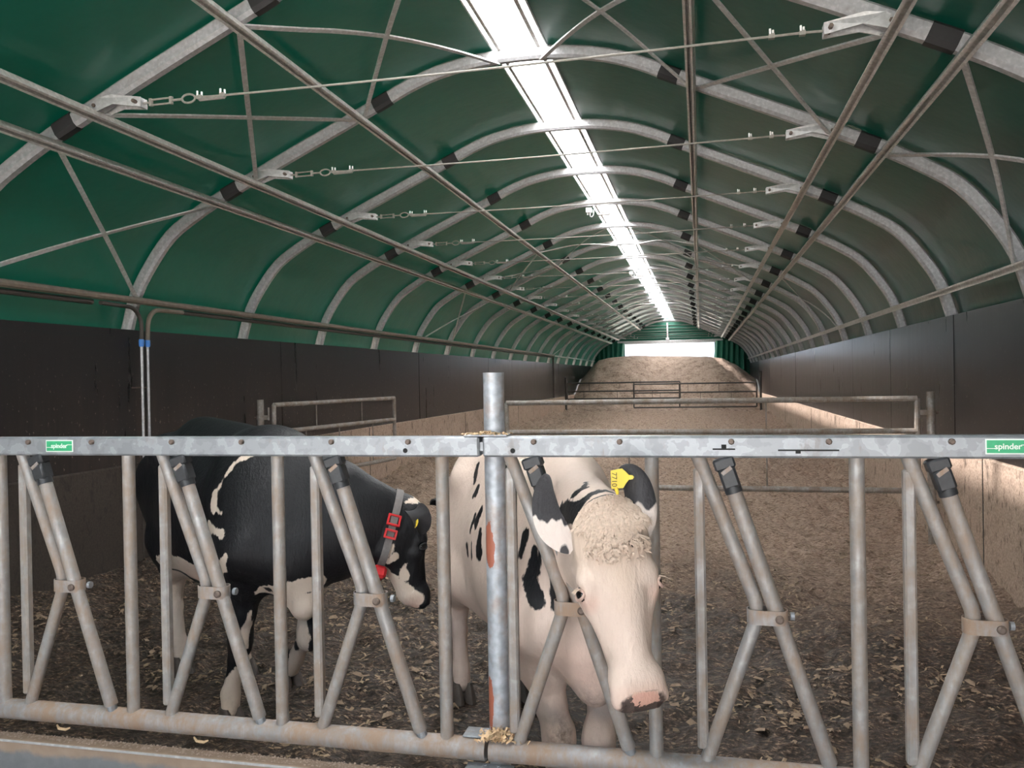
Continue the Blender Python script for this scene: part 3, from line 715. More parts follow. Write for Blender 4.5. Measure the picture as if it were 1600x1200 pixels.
# ------------------------------------------------------------------ feed fence
FY = 2.5
def text_mesh(body, size, name, mat, loc, rot, parent, bold=0.0):
    cu = bpy.data.curves.new(name, 'FONT'); cu.body = body; cu.size = size; cu.align_x = 'CENTER'; cu.align_y = 'CENTER'; cu.extrude = 0.0006; cu.offset = bold
    ob = bpy.data.objects.new(name + '_tmp', cu); COL.objects.link(ob)
    dg = bpy.context.evaluated_depsgraph_get(); me = bpy.data.meshes.new_from_object(ob.evaluated_get(dg))
    bpy.data.objects.remove(ob); me.name = name; me.materials.clear(); me.materials.append(mat)
    o = link(name, me, parent); o.matrix_local = Matrix.Translation(loc) @ rot.to_4x4()
    return o
RX90 = Matrix.Rotation(math.radians(90), 3, 'X')
def fence_panel(label, xv, xslim, x0, x1, zshift, stick_x, plates, bolts, holes, clips=()):
    root = thing('feed_fence_panel', label, 'feed fence', (x0, FY, 0))
    ZT = 1.408
    rail = MB().bbox(((x0 + x1) / 2, FY, ZT), (x1 - x0, 0.055, 0.064), 0.006).build('top_rail', M['rail'], root, 0)
    for x in bolts: MB().tube([(x, FY - 0.027, 1.424), (x, FY - 0.036, 1.424), (x, FY - 0.039, 1.424)], [0.009, 0.009, 0.006], 8).build('bolt', M['bolt'], rail, off=(x0, FY, 0))
    for x in holes: MB().tube([(x, FY - 0.0270, 1.396), (x, FY - 0.0285, 1.396)], 0.008, 10).build('hole', M['dark'], rail, off=(x0, FY, 0))
    for (a, c, z, nx, nz) in plates:
        m = MB().box(((a + c) / 2, FY - 0.0275, z), (c - a, 0.002, 0.0045)); m.box((nx, FY - 0.0275, nz), (0.014, 0.003, 0.011))
        m.build('lever_slot', M['dark'], rail, off=(x0, FY, 0))
    br = [(x0 + (x1 - x0) * k / 24, FY, 0.448) for k in range(25)]
    MB().tube(br, 0.035, 16).build('bottom_rail', M['tubelow'], root)
    for x in xv:
        MB().tube([(x, FY, 0.455), (x, FY, 1.385)], 0.0212, 14).build('upright', M['tube'], root)
    for x in clips:
        MB().tube([(x - 0.028, FY - 0.012, 0.408), (x - 0.012, FY - 0.022, 0.401), (x + 0.016, FY - 0.022, 0.399), (x + 0.028, FY - 0.014, 0.403)], [0.003, 0.005, 0.005, 0.003], 6).build('rail_clip', M['chips'], root)
    for x in xslim:
        MB().bbox((x, FY + 0.004, 0.925), (0.032, 0.032, 0.835), 0.006).build('slim_upright', M['tube'], root)
        # fixed bent bar: top rail -> knee at the clamp -> bottom rail
        A, K, B = Vector((x - 0.004, FY, 1.385)), Vector((x + 0.168, FY, 0.925)), Vector((x + 0.006, FY, 0.462))
        pts = [A.lerp(K, s) for s in (0, 0.3, 0.6, 0.88)]
        q0, q1 = A.lerp(K, 0.90), B.lerp(K, 0.90)
        for k in range(1, 8):
            s = k / 8; pts.append(q0 * (1 - s) ** 2 + K * (2 * s * (1 - s)) + q1 * s * s)
        pts += [B.lerp(K, s) for s in (0.88, 0.6, 0.3, 0.0)]
        MB().tube(pts, 0.0205, 14, up=(0, 1, 0)).build('bent_bar', M['tube'], root)
        # swinging locking bar
        T, Bt = Vector((x + 0.097, FY - 0.006, 1.286)), Vector((x + 0.355, FY - 0.006, 0.492))
        dv = (Bt - T).normalized()
        m = MB().tube([T, T + dv * 0.008, Bt - dv * 0.004, Bt], [0.0215, 0.0225, 0.0225, 0.0215], 14, up=(0, 1, 0))
        sb = m.build('swing_bar', M['tube'], root)
        MB().tube([Bt, Bt + dv * 0.045], 0.0165, 12, up=(0, 1, 0)).build('end_plug', M['rail'], sb, off=(x0, FY, 0))
        ang = math.atan2(dv.x, -dv.z); R = Matrix.Rotation(-ang, 3, 'Y')
        m = MB(); c0 = T - dv * 0.004
        m.bbox(c0 - dv * 0.028, (0.050, 0.052, 0.062), 0.007, R); m.bbox(c0 - dv * 0.072, (0.062, 0.046, 0.036), 0.006, R); m.tube([c0 - dv * 0.055, c0 + dv * 0.018], 0.0255, 14, up=(0, 1, 0))
        hd = m.build('bar_holder', M['blackplastic'], sb, 40, off=(x0, FY, 0))
        MB().bbox(c0 - dv * 0.052 + Vector((0, -0.026, 0)), (0.034, 0.004, 0.012), 0.001, Matrix.Rotation(-ang - 0.35, 3, 'Y')).build('latch_face', M['tubelow'], sb, off=(x0, FY, 0))
        # clamp band round both bars with pivot bolt
        c = Vector((x + 0.189, FY, 0.912)); ww = 0.054; yy = 0.0265
        loop = []
        for k in range(9): a = math.pi / 2 + math.pi * k / 8; loop.append((c.x - ww + 0.024 + yy * 0.95 * math.cos(a), FY + yy * math.sin(a)))
        for k in range(9): a = -math.pi / 2 + math.pi * k / 8; loop.append((c.x + ww - 0.024 + yy * 0.95 * math.cos(a), FY - 0.002 + yy * math.sin(a)))
        n = len(loop); vs = []
        for z in (c.z - 0.021, c.z + 0.021):
            for s in (1.0, 1.12):
                for (px, py) in loop: vs.append((c.x + (px - c.x) * (1 + (s - 1) * 0.4), FY + (py - FY) * s, z))
        fs = []
        for k in range(n):
            k2 = (k + 1) % n
            fs += [(n + k, n + k2, 3 * n + k2, 3 * n + k), (k, 2 * n + k, 2 * n + k2, k2), (k, k2, n + k2, n + k), (2 * n + k, 3 * n + k, 3 * n + k2, 2 * n + k2)]
        cb = MB().add(vs, fs).build('clamp_band', M['tubelow'], root, 40)
        MB().tube([(c.x + 0.032, FY - 0.030, c.z - 0.002), (c.x + 0.032, FY - 0.036, c.z - 0.002), (c.x + 0.032, FY - 0.040, c.z - 0.002)], [0.0125, 0.0125, 0.007], 12).build('pivot_bolt', M['bolt'], cb, off=(x0, FY, 0))
        MB().tube([(c.x + 0.066, FY + 0.012, c.z - 0.002), (c.x + 0.077, FY + 0.012, c.z - 0.002)], 0.012, 10).build('pivot_nut', M['rail'], cb, off=(x0, FY, 0))
    # maker's sticker
    sxw, szh = 0.112, 0.042
    st = MB().box((stick_x, FY - 0.0282, ZT + 0.002), (sxw, 0.0012, szh)).build('sticker', M['stickw'], root, 0)
    MB().box((stick_x, FY - 0.0290, ZT + 0.002), (sxw - 0.007, 0.0012, szh - 0.007)).build('green_field', M['stick'], st, 0, off=(x0, FY, 0))
    MB().box((stick_x - 0.040, FY - 0.0298, ZT - 0.003), (0.026, 0.0008, 0.0018)).box((stick_x + 0.042, FY - 0.0298, ZT + 0.0065), (0.020, 0.0008, 0.0018)).build('white_line', M['stickw'], st, 0, off=(x0, FY, 0))
    text_mesh('spinder', 0.0225, 'lettering', M['stickw'], Vector((stick_x - x0, -0.0300, ZT + 0.002)), RX90, st, 0.0004)
    return root
PITCHX = 0.5765
fence_panel('left galvanised self-locking feed fence panel, in front of the black cow', [-3.36, -2.894, -2.317, -1.740, -1.163, -0.625, -0.051, 0.526], [-2.796, -2.219, -1.642, -1.065, -0.487, 0.085], -3.42, 0.656, 0, -0.883,
            [], [-1.011, -0.748, -0.43, -0.165, 0.16, 0.424], [0.413], [-0.905, -0.352])
fence_panel('right galvanised self-locking feed fence panel, with the white cow looking through it', [1.187, 1.765, 2.343, 2.92], [0.750, 1.325, 1.902, 2.48], 0.668, 3.3, 0, 2.146,
            [(1.366, 1.430, 1.402, 1.398, 1.410), (1.549, 1.715, 1.399, 1.604, 1.395)], [0.832, 1.095, 1.419, 1.687, 2.006, 2.6, 2.9], [0.765])
# middle post
t = thing('fence_post', 'thick galvanised post with rusty patches between the two feed fence panels', 'post', (0.684, FY + 0.063, 0.36))
MB().tube([(0.684, FY + 0.066, 0.36), (0.684, FY + 0.066, 1.64)], 0.034, 20).build('pole', M['post'], t)
MB().bbox((0.676, FY + 0.02, 1.4425), (0.14, 0.09, 0.005), 0.001).build('top_plate', M['rail'], t)
MB().bbox((0.655, FY + 0.025, 0.4875), (0.15, 0.07, 0.005), 0.001).build('lower_plate', M['rail'], t)
m = MB().bbox((0.672, FY - 0.03, 0.404), (0.15, 0.05, 0.005), 0.001); 
for x in (0.655, 0.700): m.tube([(x, FY - 0.02, 0.36), (x, FY - 0.02, 0.41)], 0.007, 8)
m.build('rail_saddle', M['rail'], t)
MB().bbox((0.662, FY, 1.408), (0.04, 0.03, 0.03), 0.002).build('joint_bolt', M['rail'], t)

# sawdust on the fence, loose straw on the floor
def flakes(name, n, fn, smin, smax, mat, label, cat, asp=0.3, tilt=0.5):
    c = fn(n); a = RNG.uniform(0, 2 * math.pi, n); L = RNG.uniform(smin, smax, n); W = L * RNG.uniform(asp * 0.6, asp * 1.5, n)
    tx = RNG.uniform(-tilt, tilt, n); ty = RNG.uniform(-tilt, tilt, n)
    d = np.stack([np.cos(a), np.sin(a), tx], -1) * L[:, None] / 2; e = np.stack([-np.sin(a), np.cos(a), ty], -1) * W[:, None] / 2
    u = np.array([0, 0, 1.0])[None] * (W[:, None] * 0.35)
    v = np.stack([c - d - e, c + d - e, c + d + e, c - d + e, c - d * 0.6 + u, c + d * 0.6 + u], 1).reshape(-1, 3)
    b = (np.arange(n) * 6)[:, None]
    q = np.concatenate([b + np.array([[0, 1, 5, 4]]), b + np.array([[1, 2, 5, 5]])[:, :4], b + np.array([[2, 3, 4, 5]])], 0)
    q = np.concatenate([b + np.array([[0, 1, 5, 4]]), b + np.array([[3, 4, 5, 2]])], 0)
    me = np_mesh(name, v, q); me.materials.append(mat); o = link(name, me, None)
    return tag(o, label, cat, None, 'stuff')
def on_floor(n):
    y = 2.6 + 5.5 * RNG.random(n) ** 1.7; x = RNG.uniform(-3.2, 3.3, n)
    k = fbm(x, y, 2.2, 2, 77); z = floor_h(x, y) + 0.004
    return np.stack([x, y, z - np.where(k < -0.02, 0.05, 0.0)], -1)
flakes('straw_litter', 11000, on_floor, 0.010, 0.040, M['straw'], 'loose straw flakes trodden into the dark manure of the pen floor', 'straw')
flakes('straw_litter', 2600, on_floor, 0.025, 0.065, M['straw2'], 'larger pale straw scraps lying on the dark manure of the pen floor', 'straw', 0.45, 0.35)
def on_rail(n):
    x = RNG.normal(0.69, 0.030, n); y = FY + RNG.uniform(-0.03, 0.045, n); h = np.exp(-((x - 0.69) / 0.035) ** 2)
    return np.stack([x, y, 0.486 + 0.022 * h * RNG.random(n)], -1)
flakes('wood_shavings', 420, on_rail, 0.006, 0.022, M['chips'], 'little heap of pale wood shavings at the foot of the thick middle post', 'shavings', 0.4, 0.9)
def on_top(n):
    x = RNG.normal(0.672, 0.034, n); y = FY + RNG.uniform(-0.025, 0.06, n); h = np.exp(-((x - 0.672) / 0.03) ** 2)
    return np.stack([x, y, 1.4455 + 0.008 * h * RNG.random(n)], -1)
flakes('wood_shavings', 260, on_top, 0.004, 0.014, M['chips'], 'thin layer of pale wood shavings on the top plate of the middle post', 'shavings', 0.5, 0.6)
def on_kerb(n):
    return np.stack([RNG.uniform(-1.6, 1.2, n), FY + RNG.uniform(-0.022, 0.022, n), 0.352 + 0.002 * RNG.random(n)], -1)
flakes('sawdust_dust', 1500, on_kerb, 0.003, 0.010, M['dust'], 'pale sawdust lying along the top of the concrete kerb', 'sawdust', 0.6, 0.3)
MB().bbox((0, FY - 0.0335, 0.345), (2 * CX, 0.004, 0.008), 0.001).build('trim_2', M['bracket'])['kind'] = 'structure'
# ------------------------------------------------------------------ cows: one continuous skin each, grown from blended tapered forms
def smin(a, b, k):
    h = np.maximum(k - np.abs(a - b), 0) / k
    return np.minimum(a, b) - h * h * k * 0.25
class Skin:
    def __init__(self, lo, hi, h):
        self.lo = np.array(lo, float); self.h = h
        self.n = np.ceil((np.array(hi) - self.lo) / h).astype(int) + 1
        self.D = np.full(self.n, 1.0, np.float32)
    def sub(self, lo, hi):
        a = np.clip(np.floor((np.array(lo) - self.lo) / self.h).astype(int), 0, self.n - 1); b = np.clip(np.ceil((np.array(hi) - self.lo) / self.h).astype(int) + 1, 1, self.n)
        sl = tuple(slice(int(i), int(j)) for i, j in zip(a, b))
        ax = [(self.lo[d] + self.h * np.arange(a[d], b[d])).astype(np.float32) for d in range(3)]
        return sl, ax
    def cap(self, a, b, ra, rb, k=0.05, ax=None, sc=1.0, cut=False, ax2=None, sc2=1.0):
        """tapered capsule; ax/sc widen it along one or two axes"""
        a = np.array(a, np.float32); b = np.array(b, np.float32); R = max(ra, rb) * max(1, sc, sc2) + k + 0.02
        sl, (X, Y, Z) = self.sub(np.minimum(a, b) - R, np.maximum(a, b) + R)
        px, py, pz = X[:, None, None] - a[0], Y[None, :, None] - a[1], Z[None, None, :] - a[2]
        d = b - a
        W = np.eye(3, dtype=np.float32)
        for e, s in ((ax, sc), (ax2, sc2)):
            if e is not None:
                e = np.array(e, np.float32); e /= np.linalg.norm(e); W = W @ (np.eye(3, dtype=np.float32) + (1 / s - 1) * np.outer(e, e))
        if ax is not None or ax2 is not None:
            qx = W[0, 0] * px + W[0, 1] * py + W[0, 2] * pz; qy = W[1, 0] * px + W[1, 1] * py + W[1, 2] * pz; qz = W[2, 0] * px + W[2, 1] * py + W[2, 2] * pz
            px, py, pz = qx, qy, qz; d = W @ d
        L = float(d @ d) + 1e-9
        t = np.clip((px * d[0] + py * d[1] + pz * d[2]) / L, 0, 1)
        f = np.sqrt((px - t * d[0]) ** 2 + (py - t * d[1]) ** 2 + (pz - t * d[2]) ** 2) - (ra + (rb - ra) * t)
        f *= min(1.0, sc, sc2)
        V = self.D[sl]
        if cut: self.D[sl] = -smin(-V, f, k)
        else: self.D[sl] = smin(V, f, k)
    def chain(self, pts, rs, k=0.04, **kw):
        for i in range(len(pts) - 1): self.cap(pts[i], pts[i + 1], rs[i], rs[i + 1], k, **kw)
    def mesh(self):
        D = self.D; s = D < 0
        c = [s[i:D.shape[0] - 1 + i, j:D.shape[1] - 1 + j, k:D.shape[2] - 1 + k] for i in (0, 1) for j in (0, 1) for k in (0, 1)]
        al = np.logical_and.reduce(c); an = np.logical_or.reduce(c); act = an & ~al
        idx = np.argwhere(act); cid = np.full(act.shape, -1, np.int32); cid[act] = np.arange(len(idx))
        off = [(i, j, k) for i in (0, 1) for j in (0, 1) for k in (0, 1)]
        val = np.stack([D[idx[:, 0] + o[0], idx[:, 1] + o[1], idx[:, 2] + o[2]] for o in off], 1)
        acc = np.zeros((len(idx), 3)); cnt = np.zeros(len(idx))
        for p in range(8):
            for q in range(p + 1, 8):
                if sum(abs(off[p][d] - off[q][d]) for d in range(3)) != 1: continue
                A, B = val[:, p], val[:, q]; m = (A < 0) != (B < 0)
                t = A[m] / (A[m] - B[m]); P = np.array(off[p])[None] + t[:, None] * (np.array(off[q]) - np.array(off[p]))[None]
                acc[m] += P; cnt[m] += 1
        v = self.lo + self.h * (idx + acc / cnt[:, None])
        Q = []
        for d in range(3):
            e1, e2 = [i for i in range(3) if i != d]
            sl0 = [slice(None)] * 3; sl1 = [slice(None)] * 3; sl0[d] = slice(0, -1); sl1[d] = slice(1, None)
            a, b = s[tuple(sl0)], s[tuple(sl1)]
            for flip, mk in ((False, a & ~b), (True, b & ~a)):
                e = np.argwhere(mk); e = e[(e[:, e1] > 0) & (e[:, e2] > 0) & (e[:, e1] < act.shape[e1]) & (e[:, e2] < act.shape[e2])]
                o1 = np.zeros(3, int); o1[e1] = 1; o2 = np.zeros(3, int); o2[e2] = 1
                q = np.stack([cid[tuple((e - o1 - o2).T)], cid[tuple((e - o2).T)], cid[tuple(e.T)], cid[tuple((e - o1).T)]], 1)
                if (d == 1) != flip: q = q[:, ::-1]
                Q.append(q)
        q = np.concatenate(Q); q = q[(q >= 0).all(1)]
        return v, q

def cap_dist(P, a, b, ra, rb, sx=1.0):
    a = np.array(a); d = np.array(b) - a; t = np.clip(((P - a) @ d) / (d @ d + 1e-12), 0, 1)
    return np.linalg.norm(P - a - t[:, None] * d, axis=1) - (ra + (rb - ra) * t)

def coat_mat(name, blackcol=(0.011, 0.011, 0.013), white=(0.66, 0.535, 0.465), pinkc=(0.60, 0.36, 0.29), edge=0.012):
    t = NT(name); v = t.coord()
    hair = t.noise(t.mapv(v, (1.0, 1.0, 0.35)), 120, 3, 0.6); soft = t.noise(v, 9, 4, 0.6); fr = t.noise(t.mapv(v, (1, 1, 0.4)), 45, 4, 0.6)
    bl = t.math('ADD', t.attr('black'), t.math('ADD', t.math('MULTIPLY', t.math('SUBTRACT', fr, 0.5), edge * 3.2), t.math('MULTIPLY', t.math('SUBTRACT', soft, 0.5), edge * 2.5)))
    bm = t.mr(bl, -0.003, 0.003, 1, 0)
    w = t.mix(t.math('ADD', t.math('MULTIPLY', soft, 0.6), t.math('MULTIPLY', fr, 0.4)), tuple(c * k for c, k in zip(white, (0.88, 0.84, 0.80))), tuple(min(1, c * 1.12) for c in white))
    w = t.mix(t.math('MULTIPLY', t.attr('cream'), 0.85), w, (0.60, 0.46, 0.345))
    w = t.mix(t.math('MULTIPLY', t.attr('pink'), t.math('ADD', 0.45, t.math('MULTIPLY', soft, 0.7)), True), w, pinkc)
    c = t.mix(bm, w, blackcol)
    dm = t.math('MULTIPLY', t.attr('dirt'), t.ramp(t.noise(v, 22, 5, 0.7), [(0.38, 0.15), (0.6, 1.0)]), True)
    c = t.mix(dm, c, (0.055, 0.036, 0.024))
    w2 = t.math('MULTIPLY', t.attr('wet'), 1.0)
    c = t.mix(w2, c, t.mix(t.ramp(t.math('ADD', t.noise(v, 60, 3, 0.6), t.math('MULTIPLY', t.attr('cream'), -0.35)), [(0.30, 0.0), (0.36, 1.0)]), (0.58, 0.33, 0.26), (0.075, 0.052, 0.045)))
    t.P(Base_Color=c, Roughness=t.mix(bm, (0.65, 0.65, 0.65), (0.5, 0.5, 0.5)))
    t.p.inputs['Specular IOR Level'].default_value = 0.3
    t.bump(t.math('ADD', hair, t.math('MULTIPLY', fr, 1.2)), 0.55, 0.005)
    return t.m
M['hoof'] = plain('hoof_horn', (0.09, 0.07, 0.06), 0.6, 0, 0.4, 30, 0.2)
M['eye'] = plain('dark_eye', (0.008, 0.006, 0.006), 0.08)
M['lid'] = plain('pink_eyelid', (0.53, 0.37, 0.31), 0.55)
M['lidblack'] = plain('black_eyelid', (0.02, 0.018, 0.018), 0.5)
M['earblack'] = plain('dark_ear_hair', (0.035, 0.033, 0.036), 0.8, 0, 0.4, 60, 0.2)
M['tag'] = plain('yellow_tag', (0.80, 0.60, 0.06), 0.4, 0, 0.05)
M['tagink'] = plain('tag_ink', (0.10, 0.08, 0.02), 0.5)
M['red'] = plain('red_collar_plastic', (0.55, 0.025, 0.03), 0.4)
M['strap'] = plain('grey_strap', (0.17, 0.155, 0.15), 0.8, 0, 0.3, 60)
M['tuft'] = plain('cream_hair', (0.60, 0.465, 0.37), 0.75, 0, 0.32, 110)

class Frame:
    """cow frame: origin on the ground under the forelegs, x forward, y to the cow's left"""
    def __init__(s, ox, oy, ang): s.o = np.array([ox, oy, 0.0]); s.a = ang; s.R = np.array([[math.cos(ang), -math.sin(ang), 0], [math.sin(ang), math.cos(ang), 0], [0, 0, 1.0]])
    def L(s, w): return s.R.T @ (np.array(w, float) - s.o)
    def D(s, w): return s.R.T @ np.array(w, float)
    def W(s, l): return s.R @ np.array(l, float) + s.o
unit = lambda v: np.array(v, float) / np.linalg.norm(v)

def torso(K, q, hip_z, scale_w=1.0, belly=1.0):
    """q scales heights"""
    y = (0, 1, 0)
    w = scale_w
    K.cap((-0.10, 0, 0.965 * q), (-0.70, 0, 0.93 * q), 0.345 * q, 0.385 * q * belly, 0.10, y, 0.76 * w)
    K.cap((-0.55, 0, 0.93 * q), (-1.00, 0, 1.03 * q), 0.37 * q * belly, 0.29 * q, 0.10, y, 0.82 * w)
    K.cap((-0.95, 0, 1.12 * q), (-1.30, 0, 1.10 * q), 0.20 * q, 0.17 * q, 0.10, y, 1.15 * w)      # rump
    K.cap((0.02, 0, 1.26 * q), (-0.98, 0, hip_z - 0.06), 0.075, 0.075, 0.14)                        # spine
    K.cap((-0.98, 0, hip_z - 0.06), (-1.36, 0, hip_z - 0.12), 0.075, 0.06, 0.10)
    for s in (-1, 1):
        K.cap((-0.97, 0.20 * s * w, hip_z - 0.09), (-0.93, 0.255 * s * w, hip_z - 0.12), 0.055, 0.045, 0.10)   # hooks
        K.cap((-1.33, 0.11 * s * w, hip_z - 0.18), (-1.39, 0.12 * s * w, hip_z - 0.20), 0.055, 0.04, 0.07)   # pins
        K.cap((-0.06, 0.10 * s * w, 1.25 * q), (0.13, 0.20 * s * w, 0.86 * q), 0.085, 0.12, 0.10, y, 0.8)      # shoulder blade
        K.cap((0.13, 0.19 * s * w, 0.86 * q), (-0.02, 0.19 * s * w, 0.72 * q), 0.12, 0.09, 0.08)               # upper arm
    K.cap((0.05, 0, 0.95 * q), (0.20, 0, 0.82 * q), 0.27 * q, 0.20 * q, 0.10, y, 0.92 * w)             # chest
def foreleg(K, F, pts, s, q, kneed=True):
    el, kn, ft, hf = [np.array(p, float) for p in pts]
    K.cap((0.0, 0.18 * s, 0.76 * q), el, 0.10, 0.085, 0.07)
    K.cap(el, el + (kn - el) * 0.55, 0.078, 0.052, 0.04); K.cap(el + (kn - el) * 0.55, kn, 0.052, 0.050, 0.03)
    K.cap(kn + (0.012, 0, 0.035), kn + (0.010, 0, -0.03), 0.054, 0.050, 0.03)
    K.cap(kn, kn + (ft - kn) * 0.35, 0.046, 0.036, 0.03); K.cap(kn + (ft - kn) * 0.35, ft, 0.036, 0.040, 0.03)
    K.cap(ft, ft + (hf - ft) * 0.75, 0.046, 0.042, 0.02); K.cap(ft + (-0.03, 0, -0.005), ft + (-0.035, 0, -0.02), 0.024, 0.018, 0.02)
def hindleg(K, pts, s, q):
    hip, st, hk, ft, hf = [np.array(p, float) for p in pts]
    y = (0, 1, 0)
    K.cap(hip, st, 0.185, 0.135, 0.10, y, 0.62)
    K.cap(hip + (-0.14, 0, -0.02), (hip + hk) / 2 + (-0.08, 0, -0.02), 0.13, 0.08, 0.10, y, 0.7)
    K.cap(st, st + (hk - st) * 0.6, 0.115, 0.062, 0.07); K.cap(st + (hk - st) * 0.6, hk, 0.062, 0.050, 0.04)
    K.cap(hk + (-0.04, 0, 0.07), hk + (0.0, 0, -0.05), 0.026, 0.040, 0.04)
    K.cap(hk, hk + (ft - hk) * 0.4, 0.047, 0.037, 0.03); K.cap(hk + (ft - hk) * 0.4, ft, 0.037, 0.041, 0.03)
    K.cap(ft, ft + (hf - ft) * 0.75, 0.046, 0.043, 0.02); K.cap(ft + (-0.03, 0, -0.005), ft + (-0.035, 0, -0.02), 0.024, 0.018, 0.02)
def head(K, P, d, n, g=1.0, fine=True):
    """P poll, d towards the muzzle, n out of the forehead"""
    d = unit(d); n = np.array(n, float); n = unit(n - d * (n @ d)); s = np.cross(n, d)        # s = the cow's left
    H = lambda a, b, c: P + (d * a + n * b + s * c) * g
    K.cap(H(0.035, -0.075, 0), H(0.20, -0.085, 0), 0.080 * g, 0.082 * g, 0.03, s, 1.08)           # skull
    K.cap(H(0.042, -0.040, -0.058), H(0.042, -0.040, 0.058), 0.040 * g, 0.040 * g, 0.035)                  # poll ridge
    K.cap(H(0.10, -0.045, -0.048), H(0.10, -0.045, 0.048), 0.050 * g, 0.050 * g, 0.04)                  # forehead plate
    for q in (-1, 1):
        K.cap(H(0.168, -0.046, 0.074 * q), H(0.200, -0.052, 0.075 * q), 0.038 * g, 0.035 * g, 0.03)      # orbit
        K.cap(H(0.235, -0.080, 0.066 * q), H(0.33, -0.086, 0.040 * q), 0.032 * g, 0.022 * g, 0.03)       # cheek bone
        K.cap(H(0.13, -0.150, 0.046 * q), H(0.20, -0.195, 0.036 * q), 0.050 * g, 0.044 * g, 0.05)          # jaw angle
        K.cap(H(0.20, -0.192, 0.034 * q), H(0.40, -0.130, 0.016 * q), 0.038 * g, 0.027 * g, 0.04)
        K.cap(H(0.435, -0.054, 0.034 * q), H(0.470, -0.056, 0.045 * q), 0.038 * g, 0.031 * g, 0.03)        # nostril wing
    for q in (-1, 1): K.cap(H(0.222, -0.012, 0.070 * q), H(0.285, -0.030, 0.060 * q), 0.013 * g, 0.010 * g, 0.030, cut=True)
    K.cap(H(0.18, -0.066, 0), H(0.41, -0.064, 0), 0.066 * g, 0.049 * g, 0.035, s, 0.98)               # nasal bridge
    K.cap(H(0.18, -0.120, 0), H(0.41, -0.100, 0), 0.062 * g, 0.042 * g, 0.04, s, 1.0)                # cheek mass
    K.cap(H(0.425, -0.075, 0), H(0.455, -0.068, 0), 0.054 * g, 0.049 * g, 0.03, s, 1.08)            # muzzle
    K.cap(H(0.445, -0.118, 0), H(0.425, -0.130, 0), 0.030 * g, 0.032 * g, 0.02, s, 1.2)              # chin
    for q in (-1, 1):
        K.cap(H(0.492, -0.030, 0.042 * q), H(0.499, -0.054, 0.060 * q), 0.009 * g, 0.007 * g, 0.010, cut=True)     # nostril
        K.cap(H(0.193, -0.050, 0.122 * q), H(0.195, -0.051, 0.108 * q), 0.018 * g, 0.014 * g, 0.012, cut=True)       # eye hollow
    for q in (-1, 1):
        K.cap(H(0.470, -0.102, 0.010 * q), H(0.385, -0.106, 0.060 * q), 0.004, 0.005, 0.006, cut=True)   # mouth line
    return H, d, n, s

def add_attrs(me, v, at):
    for nm, val in at.items():
        a = me.attributes.new(nm, 'FLOAT', 'POINT'); a.data.foreach_set('value', np.ascontiguousarray(val, np.float32))
def ear_mesh(pts, wdir, width, cup, nu=14, nw=9, thick=0.006, tipsharp=0.75):
    """leaf-shaped cupped ear along pts; wdir = direction across"""
    C = cr3(pts, 8); m = len(C); top = []; bot = []
    for i, c in enumerate(C):
        t = i / (m - 1); T = unit(C[min(i + 1, m - 1)] - C[max(i - 1, 0)]); A = unit(wdir - T * (np.array(wdir) @ T)); N = np.cross(T, A)
        wd = width * (0.42 + 0.58 * math.sin(min(1, t / 0.45) * math.pi / 2)) * (1 - max(0, (t - 0.45) / 0.55) ** 2.2) ** tipsharp + 0.004
        for j in range(nw):
            u = -1 + 2 * j / (nw - 1); cz = cup * wd * (u * u) * (1.0 - 0.4 * t)
            top.append(c + A * wd * u * (1 - 0.12 * cup * abs(u)) + N * cz); bot.append(c + A * wd * u * (1 - 0.12 * cup * abs(u)) + N * (cz - thick * (1 - u * u * 0.7) - 0.0015))
    n = m * nw; f = []
    for i in range(m - 1):
        for j in range(nw - 1):
            a = i * nw + j; f += [(a, a + 1, a + nw + 1, a + nw), (n + a, n + a + nw, n + a + nw + 1, n + a + 1)]
    for i in range(m - 1):
        for j in (0, nw - 1): a = i * nw + j; f.append((a, a + nw, n + a + nw, n + a))
    for j in range(nw - 1):
        for i in (0, m - 1): a = i * nw + j; f.append((a, n + a, n + a + 1, a + 1))
    return top + bot, f
def cr3(p, n):
    p = [np.array(x, float) for x in p]; out = []
    for i in range(len(p) - 1):
        a, b, c, d = p[max(i - 1, 0)], p[i], p[i + 1], p[min(i + 2, len(p) - 1)]
        for k in range(n):
            t = k / n; out.append(0.5 * (2 * b + (c - a) * t + (2 * a - 5 * b + 4 * c - d) * t * t + (3 * b - a - 3 * c + d) * t ** 3))
    out.append(p[-1]); return out
def hoof(root, hf, fwd, name='hoof', zc=0.0):
    """cloven hoof: two claws as one part"""
    f = unit(np.array([fwd[0], fwd[1], 0.0])); s = np.array([-f[1], f[0], 0.0]); m = MB()
    for q in (-1, 1):
        base = np.array([hf[0], hf[1], zc]) + s * 0.030 * q; ring = []
        for z, k, sh in ((0.0, 1.0, 0.012), (0.03, 0.93, 0.006), (0.065, 0.74, -0.010), (0.085, 0.60, -0.018)):
            ring.append([tuple(base + f * ((0.058 * math.cos(a)) * k + sh + (0.016 if math.cos(a) > 0 else 0) * (1 - z * 8)) + s * 0.029 * math.sin(a) * k + np.array([0, 0, z])) for a in [2 * math.pi * i / 12 for i in range(12)]])
        vs = [p for r in ring for p in r]; n = 12
        m.add(vs, [(r * n + i, r * n + (i + 1) % n, (r + 1) * n + (i + 1) % n, (r + 1) * n + i) for r in range(3) for i in range(n)] + [tuple(range(n))[::-1], tuple(3 * n + i for i in range(n))])
    return m.build(name, M['hoof'], root, 40, off=(0, 0, 0))
def cow_root(label, F):
    r = thing('cow', label, 'cow', tuple(F.o)); r.rotation_euler = (0, 0, F.a); ROOTLOC[r.name] = Vector((0, 0, 0)); return r
